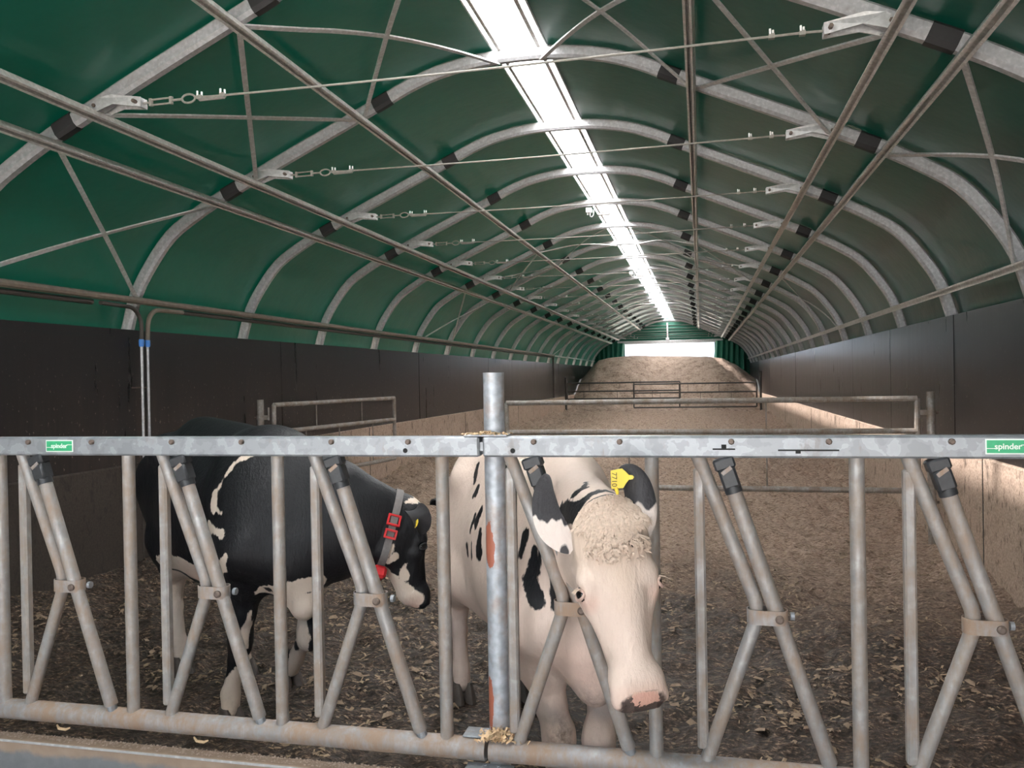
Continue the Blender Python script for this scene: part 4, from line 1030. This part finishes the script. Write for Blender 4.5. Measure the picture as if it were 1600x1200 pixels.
def eye_parts(root, H, q, g, lidm):
    c = H(0.196, -0.050, 0.0955 * q); b = MB().ball(c, 0.0225 * g, 14, 10).build('eye', M['eye'], root, 60, off=(0, 0, 0))
    return c
def loft_collar(root, pts, w, th, mat, name, axis):
    """band around a closed loop"""
    m = MB(); n = len(pts); vs = []; ax = unit(axis)
    cen = sum(np.array(p) for p in pts) / n
    for p in pts:
        o = unit(np.array(p) - cen)
        for a, b in ((-w, 0), (w, 0), (w, th), (-w, th)): vs.append(np.array(p) + ax * a + o * b)
    fs = [(i * 4 + k, i * 4 + (k + 1) % 4, ((i + 1) % n) * 4 + (k + 1) % 4, ((i + 1) % n) * 4 + k) for i in range(n) for k in range(4)]
    return m.add(vs, fs).build(name, mat, root, 40, off=(0, 0, 0))

# ---- the white cow with her head through the fence
F = Frame(0.86, 2.92, math.atan2(-0.88, 0.474))
q = 0.945
K = Skin((-1.55, -0.42, -0.02), (1.15, 0.62, 1.42), 0.0075)
torso(K, q, 1.29, 0.76)
P = F.L((1.093, 2.175, 1.262)); d = F.D((0.205, -0.25, -0.946)); n = F.D((0.34, -0.91, 0.32))
nb = F.L((0.950, 2.64, 1.08)); nm = F.L((1.025, 2.44, 1.13))
K.cap((0.02, 0, 1.06), nb, 0.235, 0.165, 0.10, F.D((1, 0.3, 0)), 0.62)
K.cap(nb, nm, 0.165, 0.145, 0.06, F.D((1, 0.2, 0)), 0.62); K.cap(nm, P + F.D((0, 0.10, -0.085)), 0.145, 0.105, 0.05, F.D((1, 0.2, 0)), 0.64)
K.cap((0.02, 0, 1.27), F.L((0.960, 2.58, 1.235)), 0.07, 0.05, 0.10)
K.cap(F.L((0.960, 2.58, 1.235)), P + F.D((0, 0.05, -0.06)), 0.05, 0.06, 0.06)
K.cap((0.16, 0, 0.74), (0.24, 0.0, 0.60), 0.12, 0.070, 0.07, (0, 1, 0), 0.75)                     # brisket
K.cap((0.20, 0, 0.70), F.L((1.03, 2.50, 0.98)), 0.05, 0.04, 0.06)                                  # dewlap
foreleg(K, F, [(0.04, -0.12, 0.62), (0.08, -0.075, 0.355), (0.06, -0.085, 0.13), (0.10, -0.085, 0.05)], -1, q)
foreleg(K, F, [(0.03, 0.14, 0.62), (0.10, 0.065, 0.345), (0.08, 0.08, 0.13), (0.12, 0.08, 0.05)], 1, q)
hr = F.L((0.115, 4.02, 0)); hl = F.L((0.43, 4.12, 0))
hindleg(K, [(-1.08, -0.14, 0.98), (-0.93, -0.16, 0.72), (hr[0] - 0.03, hr[1] + 0.0, 0.47), (hr[0] - 0.0, hr[1], 0.14), (hr[0] + 0.04, hr[1], 0.05)], -1, q)
hindleg(K, [(-1.08, 0.17, 0.98), (-0.93, 0.20, 0.72), (hl[0] - 0.05, hl[1], 0.47), (hl[0], hl[1], 0.14), (hl[0] + 0.04, hl[1], 0.05)], 1, q)
K.cap((-0.86, 0, 0.62), (-1.0, 0, 0.60), 0.14, 0.12, 0.08)                                        # udder
K.chain([(-1.36, 0, 1.17), (-1.47, 0, 1.10), (-1.50, 0.02, 0.75), (-1.49, 0.02, 0.50)], [0.035, 0.028, 0.018, 0.03], 0.03)
H, hd, hn, hs = head(K, P, d, n)
v, fq = K.mesh()
def blob(v, chains):
    """smallest signed distance to chains of (points, radius)"""
    dm = np.full(len(v), 1.0)
    for pts, r in chains:
        pts = [v[np.argmin(((v - np.array(p_)) ** 2).sum(1))] for p_ in pts]
        rr = r if isinstance(r, (list, tuple)) else [r] * len(pts)
        if len(pts) == 1: dm = np.minimum(dm, np.linalg.norm(v - np.array(pts[0]), axis=1) - rr[0])
        for i in range(len(pts) - 1): dm = np.minimum(dm, cap_dist(v, pts[i], pts[i + 1], rr[i], rr[i + 1]))
    return dm
def fall(dist, a, b): return np.clip(1 - (dist - a) / (b - a), 0, 1)
black = blob(v, [([(0.1868, -0.19, 1.05), (0.1947, -0.2095, 0.955), (0.2482, -0.1937, 0.895)], [0.010, 0.030, 0.022]),
                 ([(0.224, -0.177, 1.06), (0.209, -0.189, 0.988)], [0.006, 0.014]),
                 ([(0.3177, -0.1668, 0.995), (0.304, -0.1506, 0.924), (0.297, -0.1487, 0.885)], [0.016, 0.024, 0.020]),
                 ([(0.112, -0.20, 1.085), (0.11, -0.217, 1.02)], [0.020, 0.008]),
                 ([(-0.4457, -0.2437, 1.01), (-0.4441, -0.2506, 0.92)], [0.010, 0.034]),
                 ([(-0.6525, -0.2547, 0.90), (-0.64, -0.256, 0.87)], [0.012, 0.010]), ([(-0.5572, -0.2582, 0.93), (-0.55, -0.26, 0.885)], [0.006, 0.010]),
                 ([(-0.5014, -0.2238, 1.09), (-0.5283, -0.2346, 1.03)], [0.010, 0.022]), ([(-0.5693, -0.2395, 1.05), (-0.61, -0.2485, 0.975)], [0.012, 0.006]),
                 ([(-0.6758, -0.1911, 1.1411), (-0.70, -0.1993, 1.12)], [0.022, 0.010]), ([(-0.7772, -0.1765, 1.175), (-0.819, -0.1483, 1.235)], [0.014, 0.010]),
                 ([(-0.43, -0.1223, 1.2508), (-0.3854, -0.126, 1.2385)], [0.024, 0.014]),
                 ([(0.436, -0.164, 1.215), (0.52, -0.17, 1.222), (0.60, -0.175, 1.235)], [0.026, 0.040, 0.030]),
                 ([(0.50, -0.13, 1.26), (0.5267, -0.125, 1.30), (0.4627, -0.1067, 1.335)], [0.020, 0.012, 0.004]),
                 ([(0.60, -0.15, 1.25), (0.6052, -0.10, 1.30), (0.62, -0.04, 1.31)], [0.026, 0.014, 0.006]),
                 ([(0.67, -0.15, 1.25), (0.6853, -0.11, 1.285), (0.70, -0.05, 1.30)], [0.028, 0.018, 0.008]),
                 ([(0.8142, -0.0952, 1.205), (0.816, -0.099, 1.19)], [0.008, 0.011]), ([H(0.31, -0.10, -0.062), H(0.335, -0.10, -0.058)], [0.004, 0.007])])
black = black - 0.006 * (v[:, 0] < 0.42)
rel = v - P; ta = rel @ hd; tn = rel @ hn; ts = rel @ hs
inhead = (v[:, 0] > 0.5)
cream = np.maximum(fall(np.sqrt((ta - 0.03) ** 2 + (ts * 0.9) ** 2 + (tn * 0.7) ** 2), 0.04, 0.17), 0.55 * fall(np.sqrt(((ta - 0.13) * 0.7) ** 2 + (ts * 1.5) ** 2 + (tn + 0.0) ** 2), 0.02, 0.11)) * inhead
pink = np.maximum.reduce([0.9 * fall(np.linalg.norm(v - H(0.215, -0.055, 0.085 * s_), axis=1), 0.012, 0.042) for s_ in (-1, 1)]
                         + [0.45 * fall(np.linalg.norm(v - np.array((0.32, -0.05, 0.68)), axis=1), 0.03, 0.20), 0.55 * fall(np.sqrt((ta - 0.475) ** 2 + (tn + 0.04) ** 2 + (ts * 0.7) ** 2), 0.03, 0.065) * inhead,
                            0.5 * fall(np.linalg.norm(v - np.array((-0.9, 0, 0.55)), axis=1), 0.05, 0.3)])
pad = np.sqrt((np.maximum(0, 0.458 + 0.012 * (ts / 0.05) ** 2 - ta) * 1.4) ** 2 + (np.maximum(0, np.abs(tn + 0.05) - 0.058) * 1.2) ** 2 + (np.maximum(0, np.abs(ts) - 0.056)) ** 2)
wet = fall(pad, 0.0, 0.008) * inhead
dirt = np.maximum.reduce([0.75 * fall(np.linalg.norm((v - np.array((0.145, -0.085, 0.385))) * np.array((1, 1, 0.6)), axis=1), 0.02, 0.075), 0.55 * fall(np.linalg.norm(v - np.array((0.29, -0.03, 0.56)), axis=1), 0.02, 0.10), 0.5 * np.clip((0.16 - v[:, 2]) / 0.16, 0, 1), 0.3 * fall(np.linalg.norm(v - np.array((0.13, 0.065, 0.34)), axis=1), 0.02, 0.09)])
cream = np.where(wet > 0.02, fall(np.sqrt(((ts - 0.004) / 0.046) ** 2 + (np.maximum(0, ta - 0.478) / 0.012) ** 2), 0.6, 1.0), cream)
at = {'black': black, 'pink': pink, 'cream': cream, 'dirt': dirt, 'wet': wet}

me = np_mesh('body', v, fq); me.shade_smooth(); add_attrs(me, v, at)
cw = cow_root('white cow with a few black patches, head through the right fence panel, yellow ear tag', F)
M['coatw'] = coat_mat('white_coat'); me.materials.append(M['coatw']); link('body', me, cw)
def ear_part(root, F, wpts, wdir, width, cup, mat, blackfn, name='ear'):
    pts = [F.L(p) for p in wpts]
    ev, ef = ear_mesh(pts, F.D(wdir), width, cup, nu=10, nw=11)
    m = MB().add(ev, ef); o = m.build(name, mat, root, 60, off=(0, 0, 0))
    E_ = np.array([tuple(x.co) for x in o.data.vertices]); Wd = (F.R @ E_.T).T + F.o; z = np.zeros(len(E_))
    add_attrs(o.data, E_, {'black': blackfn(Wd), 'pink': z, 'cream': z, 'dirt': z, 'wet': z}); return o
def eyelids(root, H, q, g, mat, a0=0.196, b0=-0.050, c0=0.0965, D=None):
    c = H(a0, b0, c0 * q); nn = unit(H(a0 - 0.01, b0 + 0.25, (c0 + 0.9) * q) - H(a0 - 0.01, b0, c0 * q)); ax = unit(H(1, 0, 0) - H(0, 0, 0)); ax = unit(ax - nn * (ax @ nn)); bx = np.cross(nn, ax)
    for nm, sg in (('upper_lid', 1), ('lower_lid', -1)):
        pts = []
        for k in range(11):
            th = math.pi * k / 10; e = math.cos(th) * 0.0225 * g; h = math.sin(th) * (0.0125 if sg > 0 else 0.0150) * g
            # lid line runs across (bx), opens along ax (down the face)
            r = math.sqrt(max(0.0, 1 - (e / (0.0235 * g)) ** 2))
            pts.append(c + bx * e - ax * h * sg + nn * (0.0185 * g * (0.45 + 0.55 * r)))
        MB().tube(pts, [0.0025] + [0.0042 * g] * 9 + [0.0025], 8).build(nm, mat, root, 60, off=(0, 0, 0))
def earblack(split, amp):
    def f(W): return (split - W[:, 2]) + amp * np.sin(W[:, 0] * 95) * 0.6 + amp * np.sin(W[:, 0] * 230 + 1.3) * 0.4
    return f
M['ear'] = coat_mat('ear_hair', (0.040, 0.037, 0.040), (0.62, 0.54, 0.50), edge=0.006)
ear_part(cw, F, [(0.995, 2.20, 1.160), (0.957, 2.205, 1.186), (0.922, 2.235, 1.225), (0.902, 2.27, 1.285), (0.902, 2.30, 1.345)], (0.85, -0.15, 0.5), 0.039, -0.25, M['ear'], lambda W: np.minimum(earblack(1.225, 0.010)(W), np.linalg.norm((W - np.array((0.968, 2.20, 1.145))) * np.array((1.5, 0.3, 0.8)), axis=1) - 0.020))
def lblack(W): return np.minimum((1.268 - W[:, 2]) + 0.010 * np.sin(W[:, 0] * 120), np.linalg.norm((W - np.array((1.150, 2.21, 1.243))) * np.array((0.6, 0.3, 1.6)), axis=1) - 0.012)
ear_part(cw, F, [(1.150, 2.22, 1.165), (1.170, 2.225, 1.225), (1.164, 2.26, 1.29), (1.142, 2.29, 1.342), (1.105, 2.30, 1.354)], (0.92, -0.25, 0.15), 0.041, 0.45, M['ear'], lblack)
# ear tag with its number
tg = [(1.092, 1.364), (1.122, 1.369), (1.131, 1.361), (1.140, 1.351), (1.150, 1.350), (1.154, 1.345), (1.150, 1.339), (1.140, 1.338), (1.132, 1.328), (1.125, 1.316), (1.093, 1.314)]
TY = 2.235
vs = [F.L((x, TY + (x - 1.09) * 0.25, z)) for x, z in tg] + [F.L((x, TY + 0.0025 + (x - 1.09) * 0.25, z)) for x, z in tg]; n = len(tg)
tgo = MB().add(vs, [tuple(range(n)), tuple(range(n, 2 * n))[::-1]] + [(i, (i + 1) % n, n + (i + 1) % n, n + i) for i in range(n)]).build('ear_tag', M['tag'], cw, 0, off=(0, 0, 0))
tgo['label'] = 'yellow ear tag reading 7710'
MB().tube([F.L((1.105, TY + 0.006, 1.318)), F.L((1.108, TY + 0.008, 1.305)), F.L((1.109, TY + 0.008, 1.293))], [0.006, 0.005, 0.002], 8).build('tag_pin', M['tag'], tgo, off=(0, 0, 0))
MB().tube([F.L((1.146, TY + 0.008, 1.345)), F.L((1.146, TY + 0.018, 1.345)), F.L((1.146, TY + 0.03, 1.345))], [0.006, 0.005, 0.004], 8).build('tag_stud', M['tag'], tgo, off=(0, 0, 0))
RT = Matrix(F.R.T.tolist()) @ Matrix.Rotation(math.atan(0.25), 3, 'Z') @ RX90 @ Matrix.Rotation(math.radians(-90), 3, 'Z')
text_mesh('7710', 0.020, 'tag_number', M['tagink'], Vector(F.L((1.101, TY + 0.0008, 1.3395))), RT, tgo)
for s_ in (-1, 1):
    eye_parts(cw, H, s_, 1.0, None); eyelids(cw, H, s_, 1.0, M['lid'])
    m = MB()
    for k in range(9):
        a = (k - 4) / 4; c = H(0.183, -0.040 + 0.016 * a, 0.108 * s_)
        tip = c + (H(0.0, 0.3, 0.55 * s_) - H(0, 0, 0)) * 0.042 + (H(1, 0, 0) - H(0, 0, 0)) * (0.010 + 0.004 * a)
        m.tube([c, (c + tip) / 2 - (H(1, 0, 0) - H(0, 0, 0)) * 0.003, tip], [0.0016, 0.0012, 0.0003], 4)
    m.build('eyelashes', M['tuft'], cw, 60, off=(0, 0, 0))
# curly forelock between the ears
sel = np.nonzero((ta > -0.06) & (ta < 0.135) & (np.abs(ts) < 0.075 + 0.012 * np.sin(ta * 90)) & (tn > -0.055) & inhead)[0]
sel = sel[RNG.random(len(sel)) < np.clip(1.15 - np.maximum(0, ta[sel] - 0.03) / 0.095, 0.0, 1)]; sel = RNG.choice(sel, 2300)
m = MB(); dd = hd; nn = hn; ss = hs
for i in sel:
    p = v[i].copy(); a = ta[i]; L_ = RNG.uniform(0.018, 0.040) * max(0.45, 1.1 - max(0.0, a) * 5); side = ts[i]
    out = unit(nn * 0.7 - dd * max(0.0, (0.02 - a)) * 14 + ss * side * 4); fall_ = unit(dd * 0.9 + ss * (side * 3 + RNG.uniform(-0.5, 0.5)) + nn * 0.10)
    cu = ss * (RNG.uniform(-0.005, 0.005) + 0.006 * math.sin(a * 140 + side * 60))
    q0 = p - out * 0.004; lift = 1.0 + 0.75 * min(1.0, max(0.0, 1 - (a - 0.0) / 0.12)); q1 = p + out * 0.006 * lift + fall_ * L_ * 0.30; q2 = p + out * 0.0068 * lift + fall_ * L_ * 0.70 + cu; q3 = p + out * 0.001 + fall_ * L_ + cu * 1.8
    wv = unit(np.cross(fall_, out)) * 0.0019
    m.add([q0 - wv, q0 + wv, q1 - wv * 1.2, q1 + wv * 1.2, q2 - wv, q2 + wv, q3], [(0, 1, 3, 2), (2, 3, 5, 4), (4, 5, 6)])
fo = m.build('forelock', M['tuft'], cw, 60, off=(0, 0, 0)); fo['kind'] = 'stuff'
for hf in (hr, hl): hoof(cw, (hf[0] + 0.05, hf[1]), (1, 0))
hoof(cw, (0.11, -0.085), (1, 0)); hoof(cw, (0.13, 0.08), (1, 0))


# ---- the black cow walking behind the left panel
F = Frame(-0.70, 3.63, math.radians(-37))
q = 1.0
K = Skin((-1.58, -0.45, -0.02), (1.15, 1.05, 1.50), 0.009)
torso(K, q, 1.375, 1.04, 1.03); K.cap((-0.15, 0, 1.25), (-0.85, 0, 1.285), 0.085, 0.085, 0.16)
P = F.L((0.0, 3.72, 1.035)); d = F.D((0.12, 0.02, -0.98)); n = F.D((0.70, 0.71, 0.12))
nb = F.L((-0.31, 3.58, 0.95))
K.cap((0.04, 0, 1.05), nb, 0.30, 0.225, 0.12, F.D((0.25, -1, 0)), 0.62)
K.cap(nb, P + F.D((-0.10, -0.06, -0.10)), 0.225, 0.145, 0.07, F.D((0.25, -1, 0)), 0.68)
K.cap((0.0, 0, 1.275), F.L((-0.33, 3.58, 1.155)), 0.08, 0.055, 0.12)
K.cap(F.L((-0.33, 3.58, 1.155)), P + F.D((-0.05, -0.02, -0.05)), 0.055, 0.06, 0.06)
K.cap((0.20, 0, 0.78), (0.30, 0.0, 0.60), 0.13, 0.075, 0.08, (0, 1, 0), 0.8)
foreleg(K, F, [(0.07, -0.16, 0.70), (-0.01, -0.18, 0.40), (-0.06, -0.21, 0.14), (-0.04, -0.22, 0.05)], -1, q)
foreleg(K, F, [(0.05, 0.15, 0.70), (0.13, 0.105, 0.40), (-0.06, 0.12, 0.235), (-0.12, 0.12, 0.15)], 1, q)
hr = np.array((-1.0, -0.145, 0)); hl = np.array((-0.70, 0.10, 0))
hindleg(K, [(-1.08, -0.19, 1.05), (-0.90, -0.22, 0.76), (hr[0] - 0.07, hr[1] + 0.0, 0.48), (hr[0] - 0.0, hr[1], 0.15), (hr[0] + 0.04, hr[1], 0.05)], -1, q)
hindleg(K, [(-1.08, 0.19, 1.05), (-0.84, 0.18, 0.76), (hl[0] - 0.10, hl[1] + 0.02, 0.50), (hl[0], hl[1], 0.15), (hl[0] + 0.04, hl[1], 0.05)], 1, q)
K.cap((-0.84, 0, 0.64), (-1.0, 0, 0.62), 0.15, 0.13, 0.08)
K.chain([(-1.38, 0, 1.24), (-1.47, 0, 1.15), (-1.50, 0.02, 0.8), (-1.49, 0.02, 0.55)], [0.035, 0.028, 0.018, 0.03], 0.03)
H, hd, hn, hs = head(K, P, d, n, 0.98)
v, fq = K.mesh()
dw = blob(v, [([(0.115, -0.15, 1.30), (0.0983, -0.1733, 1.2751), (0.0686, -0.2074, 1.255), (0.0511, -0.2376, 1.2176), (0.0371, -0.2631, 1.1743), (0.0288, -0.2786, 1.1395)], [0.012, 0.011, 0.009, 0.008, 0.004, 0.004]),
              ([(0.0104, -0.2935, 1.115), (0.0204, -0.301, 1.0581), (0.03, -0.2987, 1.04)], [0.022, 0.030, 0.018]), ([(0.02, -0.30, 1.055), (0.09, -0.29, 1.03)], [0.016, 0.006]),
              ([(-0.03, -0.31, 0.90), (-0.0078, -0.3107, 0.9522), (0.07, -0.3137, 0.95), (0.14, -0.3118, 0.935)], [0.03, 0.030, 0.014, 0.020]),
              ([(0.1849, -0.32, 0.844), (0.1387, -0.318, 0.799), (-0.0086, -0.3082, 0.7733)], [0.012, 0.03, 0.04]),
              ([(-0.80, -0.26, 0.66), (-0.7252, -0.2721, 0.664), (-0.4997, -0.25, 0.66), (-0.3491, -0.20, 0.62), (-0.2, -0.2, 0.60)], [0.06, 0.07, 0.09, 0.08, 0.06]),
              ([(-0.7, 0.1, 0.58), (-0.3, 0.1, 0.56)], 0.16),
              ([(-0.93, -0.1825, 0.57), (-1.05, -0.1521, 0.47), (-1.0, -0.1589, 0.3136), (-0.97, -0.16, 0.05)], [0.075, 0.10, 0.09, 0.10]),
              ([(-0.74, 0.11, 0.25), (-0.70, 0.10, 0.0)], 0.11),
              ([(0.1658, -0.17, 0.645), (0.2364, -0.15, 0.67), (0.3277, -0.11, 0.69), (0.3818, -0.03, 0.70), (0.40, 0.04, 0.70)], [0.008, 0.034, 0.034, 0.036, 0.04]),
              ([(0.33, -0.0584, 0.58), (0.33, 0.05, 0.58)], 0.10),
              ([(0.0737, -0.165, 0.51), (0.075, -0.185, 0.44), (0.055, -0.185, 0.39)], [0.016, 0.026, 0.020]), ([(0.09, -0.165, 0.55), (0.08, -0.165, 0.51)], [0.006, 0.014]),
              ([(0.0, -0.20, 0.27), (-0.02, -0.22, 0.18), (-0.04, -0.23, 0.08), (-0.04, -0.23, 0.0)], [0.022, 0.06, 0.085, 0.10]),
              ([(0.05, 0.14, 0.62), (0.13, 0.07, 0.46), (0.15, 0.06, 0.40), (-0.04, 0.12, 0.25), (-0.12, 0.12, 0.13)], [0.06, 0.055, 0.055, 0.07, 0.08])])
dw = np.maximum(dw, -blob(v, [([(0.25, -0.17, 0.655)], 0.022), ([(0.10, -0.07, 0.36), (0.06, -0.0, 0.33)], 0.028), ([(-0.05, -0.11, 0.33)], 0.03)]))
rel = v - P; ta = rel @ hd; tn = rel @ hn; ts = rel @ hs; inh = (v[:, 1] > 0.2) & (v[:, 0] > 0.3)
wh = blob(v, [([(0.5687, 0.40, 1.055), (0.5632, 0.4523, 1.07)], [0.010, 0.022]), ([H(-0.02, 0.0, -0.03), H(0.10, 0.04, -0.02)], [0.03, 0.03]), ([H(0.05, 0.0, -0.055), H(0.10, 0.01, -0.05)], [0.014, 0.006]),
              ([(0.5698, 0.2863, 0.8304), (0.5774, 0.3061, 0.86)], [0.020, 0.014]), ([(0.54, 0.28, 0.78), (0.5806, 0.3235, 0.8117)], [0.010, 0.022]),
              ([(0.575, 0.38, 0.765), (0.572, 0.376, 0.74), (0.57, 0.37, 0.71)], [0.006, 0.014, 0.026]), ([(0.545, 0.345, 0.70), (0.5607, 0.374, 0.66), (0.575, 0.40, 0.64), (0.59, 0.43, 0.60)], [0.014, 0.022, 0.026, 0.030]),
              ([(0.50, 0.33, 0.74), (0.545, 0.345, 0.70)], [0.02, 0.022]), ([H(0.44, -0.11, -0.02), H(0.40, -0.14, 0.0), H(0.25, -0.21, 0)], [0.05, 0.04, 0.03])])
dw = np.where(inh, np.minimum(dw, wh), dw)
z0 = np.zeros(len(v))
pink = np.maximum(0.8 * fall(np.linalg.norm(v - H(0.48, -0.085, -0.02), axis=1), 0.02, 0.08), 0.5 * fall(np.linalg.norm(v - np.array((-0.45, -0.15, 0.60)), axis=1), 0.05, 0.25))
dirt = np.maximum.reduce([0.7 * fall(np.linalg.norm(v - np.array((0.02, -0.19, 0.36)), axis=1), 0.02, 0.08), 0.35 * np.clip((0.2 - v[:, 2]) / 0.2, 0, 1), 0.5 * fall(np.linalg.norm(v - np.array((-0.95, -0.19, 0.48)), axis=1), 0.02, 0.12)])
cream = np.maximum(0.5 * fall(np.linalg.norm(v - np.array((-0.97, -0.19, 0.46)), axis=1), 0.02, 0.14), 0.35 * fall(np.linalg.norm(v - np.array((-0.02, -0.22, 0.1)), axis=1), 0.02, 0.14))
at = {'black': -dw, 'pink': pink, 'cream': cream, 'dirt': dirt, 'wet': z0}

me = np_mesh('body', v, fq); me.shade_smooth(); add_attrs(me, v, at)
cb = cow_root('black cow with small white patches walking behind the left fence panel, red collar on neck', F)
M['coatb'] = coat_mat('black_coat', (0.010, 0.010, 0.012), (0.66, 0.56, 0.48)); me.materials.append(M['coatb']); link('body', me, cb)
M['earb'] = plain('black_ear_hair', (0.016, 0.015, 0.017), 0.7, 0, 0.4, 60, 0.2)
def blackear(wpts, wdir, width, cup):
    ev, ef = ear_mesh([F.L(p) for p in wpts], F.D(wdir), width, cup, nu=10, nw=11); return MB().add(ev, ef).build('ear', M['earb'], cb, 60, off=(0, 0, 0))
blackear([(-0.012, 3.66, 1.000), (0.028, 3.605, 1.018), (0.062, 3.585, 0.995), (0.074, 3.59, 0.950), (0.066, 3.60, 0.905)], (0.65, 0.55, 0.3), 0.046, 0.4)
blackear([(0.05, 3.80, 1.03), (0.08, 3.87, 1.03), (0.11, 3.90, 1.0), (0.12, 3.90, 0.95), (0.11, 3.89, 0.91)], (0.65, 0.55, 0.3), 0.046, 0.4)
m = MB()
for k in range(90):
    a = RNG.uniform(0, 1); p = F.L((0.079 + 0.004 * a, 3.64 + 0.02 * a, 1.0 - 0.10 * a)); d_ = F.D((RNG.uniform(0.2, 1.0), 0.1, RNG.uniform(-0.9, 0.3)))
    q1 = p + unit(d_) * RNG.uniform(0.012, 0.03); wv = F.D((0, 0.002, 0.0016)); m.add([p - wv, p + wv, q1], [(0, 1, 2)])
ob = m.build('ear_tuft', M['tuft'], cb, 60, off=(0, 0, 0)); ob['kind'] = 'stuff'
# small ear tag seen edge on
c = F.L((0.054, 3.560, 0.962)); ax = F.D((0.25, 0.1, 0.95)); bx = unit(F.D((0.75, -0.65, 0.0)))
pl_ = [(-0.020, 0), (-0.008, 0.011), (0.010, 0.012), (0.022, 0.003), (0.010, -0.010), (-0.010, -0.008)]; nz_ = np.cross(unit(ax), bx) * 0.0015
vs = [c + unit(ax) * a + bx * b - nz_ for a, b in pl_] + [c + unit(ax) * a + bx * b + nz_ for a, b in pl_]; n = len(pl_)
o = MB().add(vs, [tuple(range(n)), tuple(range(n, 2 * n))[::-1]] + [(i, (i + 1) % n, n + (i + 1) % n, n + i) for i in range(n)]).build('ear_tag', M['tag'], cb, 0, off=(0, 0, 0)); o['label'] = 'small yellow ear tag'
for s_ in (-1, 1): eye_parts(cb, H, s_, 0.98, None); eyelids(cb, H, s_, 0.98, M['lidblack'])
# collar: a band following the neck where it meets the head
T = np.array((0.541, 0.368, 1.0525)); Bq = np.array((0.50, 0.29, 0.765)); t_ = unit(Bq - T); na = unit(P - nb); nr = unit(na - t_ * (na @ t_))
near = np.abs((v - T) @ nr) < 0.012
sel = v[near & (np.linalg.norm(v - (T + Bq) / 2, axis=1) < 0.33) & (v[:, 2] > 0.6)]
cen = sel.mean(0); ua = t_; ub = np.cross(nr, ua); th = np.arctan2((sel - cen) @ ub, (sel - cen) @ ua); rr = np.linalg.norm(sel - cen, axis=1); loop = []
for k in range(40):
    a = -math.pi + 2 * math.pi * (k + 0.5) / 40; w_ = np.abs(np.angle(np.exp(1j * (th - a)))) < 0.2
    if w_.any(): loop.append(cen + (ua * math.cos(a) + ub * math.sin(a)) * (np.percentile(rr[w_], 85) + 0.004))
co = loft_collar(cb, loop, 0.017, 0.004, M['strap'], 'collar', nr); co['label'] = 'grey webbing neck collar'
def near_loop(p): return min(loop, key=lambda x: np.linalg.norm(x - np.array(p)))
Rc = lambda: Matrix((tuple(unit(np.cross(t_, nr))), tuple(t_), tuple(nr))).transposed()
for p, sz in (((0.578, 0.352, 0.975), (0.020, 0.046, 0.052)), ((0.580, 0.340, 0.915), (0.022, 0.034, 0.048))):
    pp = near_loop(p); o_ = unit(pp - cen); X_ = o_; Z_ = nr; Y_ = np.cross(Z_, X_); RM = Matrix((tuple(X_), tuple(Y_), tuple(Z_))).transposed()
    b = MB(); hy, hz = sz[1] / 2, sz[2] / 2
    for dy, dz, ly, lz in ((0, hz, sz[1], 0.010), (0, -hz, sz[1], 0.010), (hy, 0, 0.010, sz[2] + 0.01), (-hy, 0, 0.010, sz[2] + 0.01)):
        b.bbox(pp + o_ * 0.010 + Y_ * dy + Z_ * dz, (0.012, ly, lz), 0.002, RM)
    b.build('buckle', M['red'], co, 30, off=(0, 0, 0))
pp = near_loop((0.49, 0.28, 0.765)); o_ = unit(pp - cen); Z_ = nr; Y_ = np.cross(Z_, o_); RM = Matrix((tuple(o_), tuple(Y_), tuple(Z_))).transposed()
MB().bbox(pp + o_ * 0.026, (0.055, 0.10, 0.066), 0.012, RM).build('transponder', M['red'], co, 30, off=(0, 0, 0))
hoof(cb, (hr[0] + 0.05, hr[1]), (1, 0)); hoof(cb, (hl[0] + 0.05, hl[1]), (1, 0)); hoof(cb, (-0.03, -0.22), (1, 0)); hoof(cb, (-0.135, 0.12), (1, 0), zc=0.09)
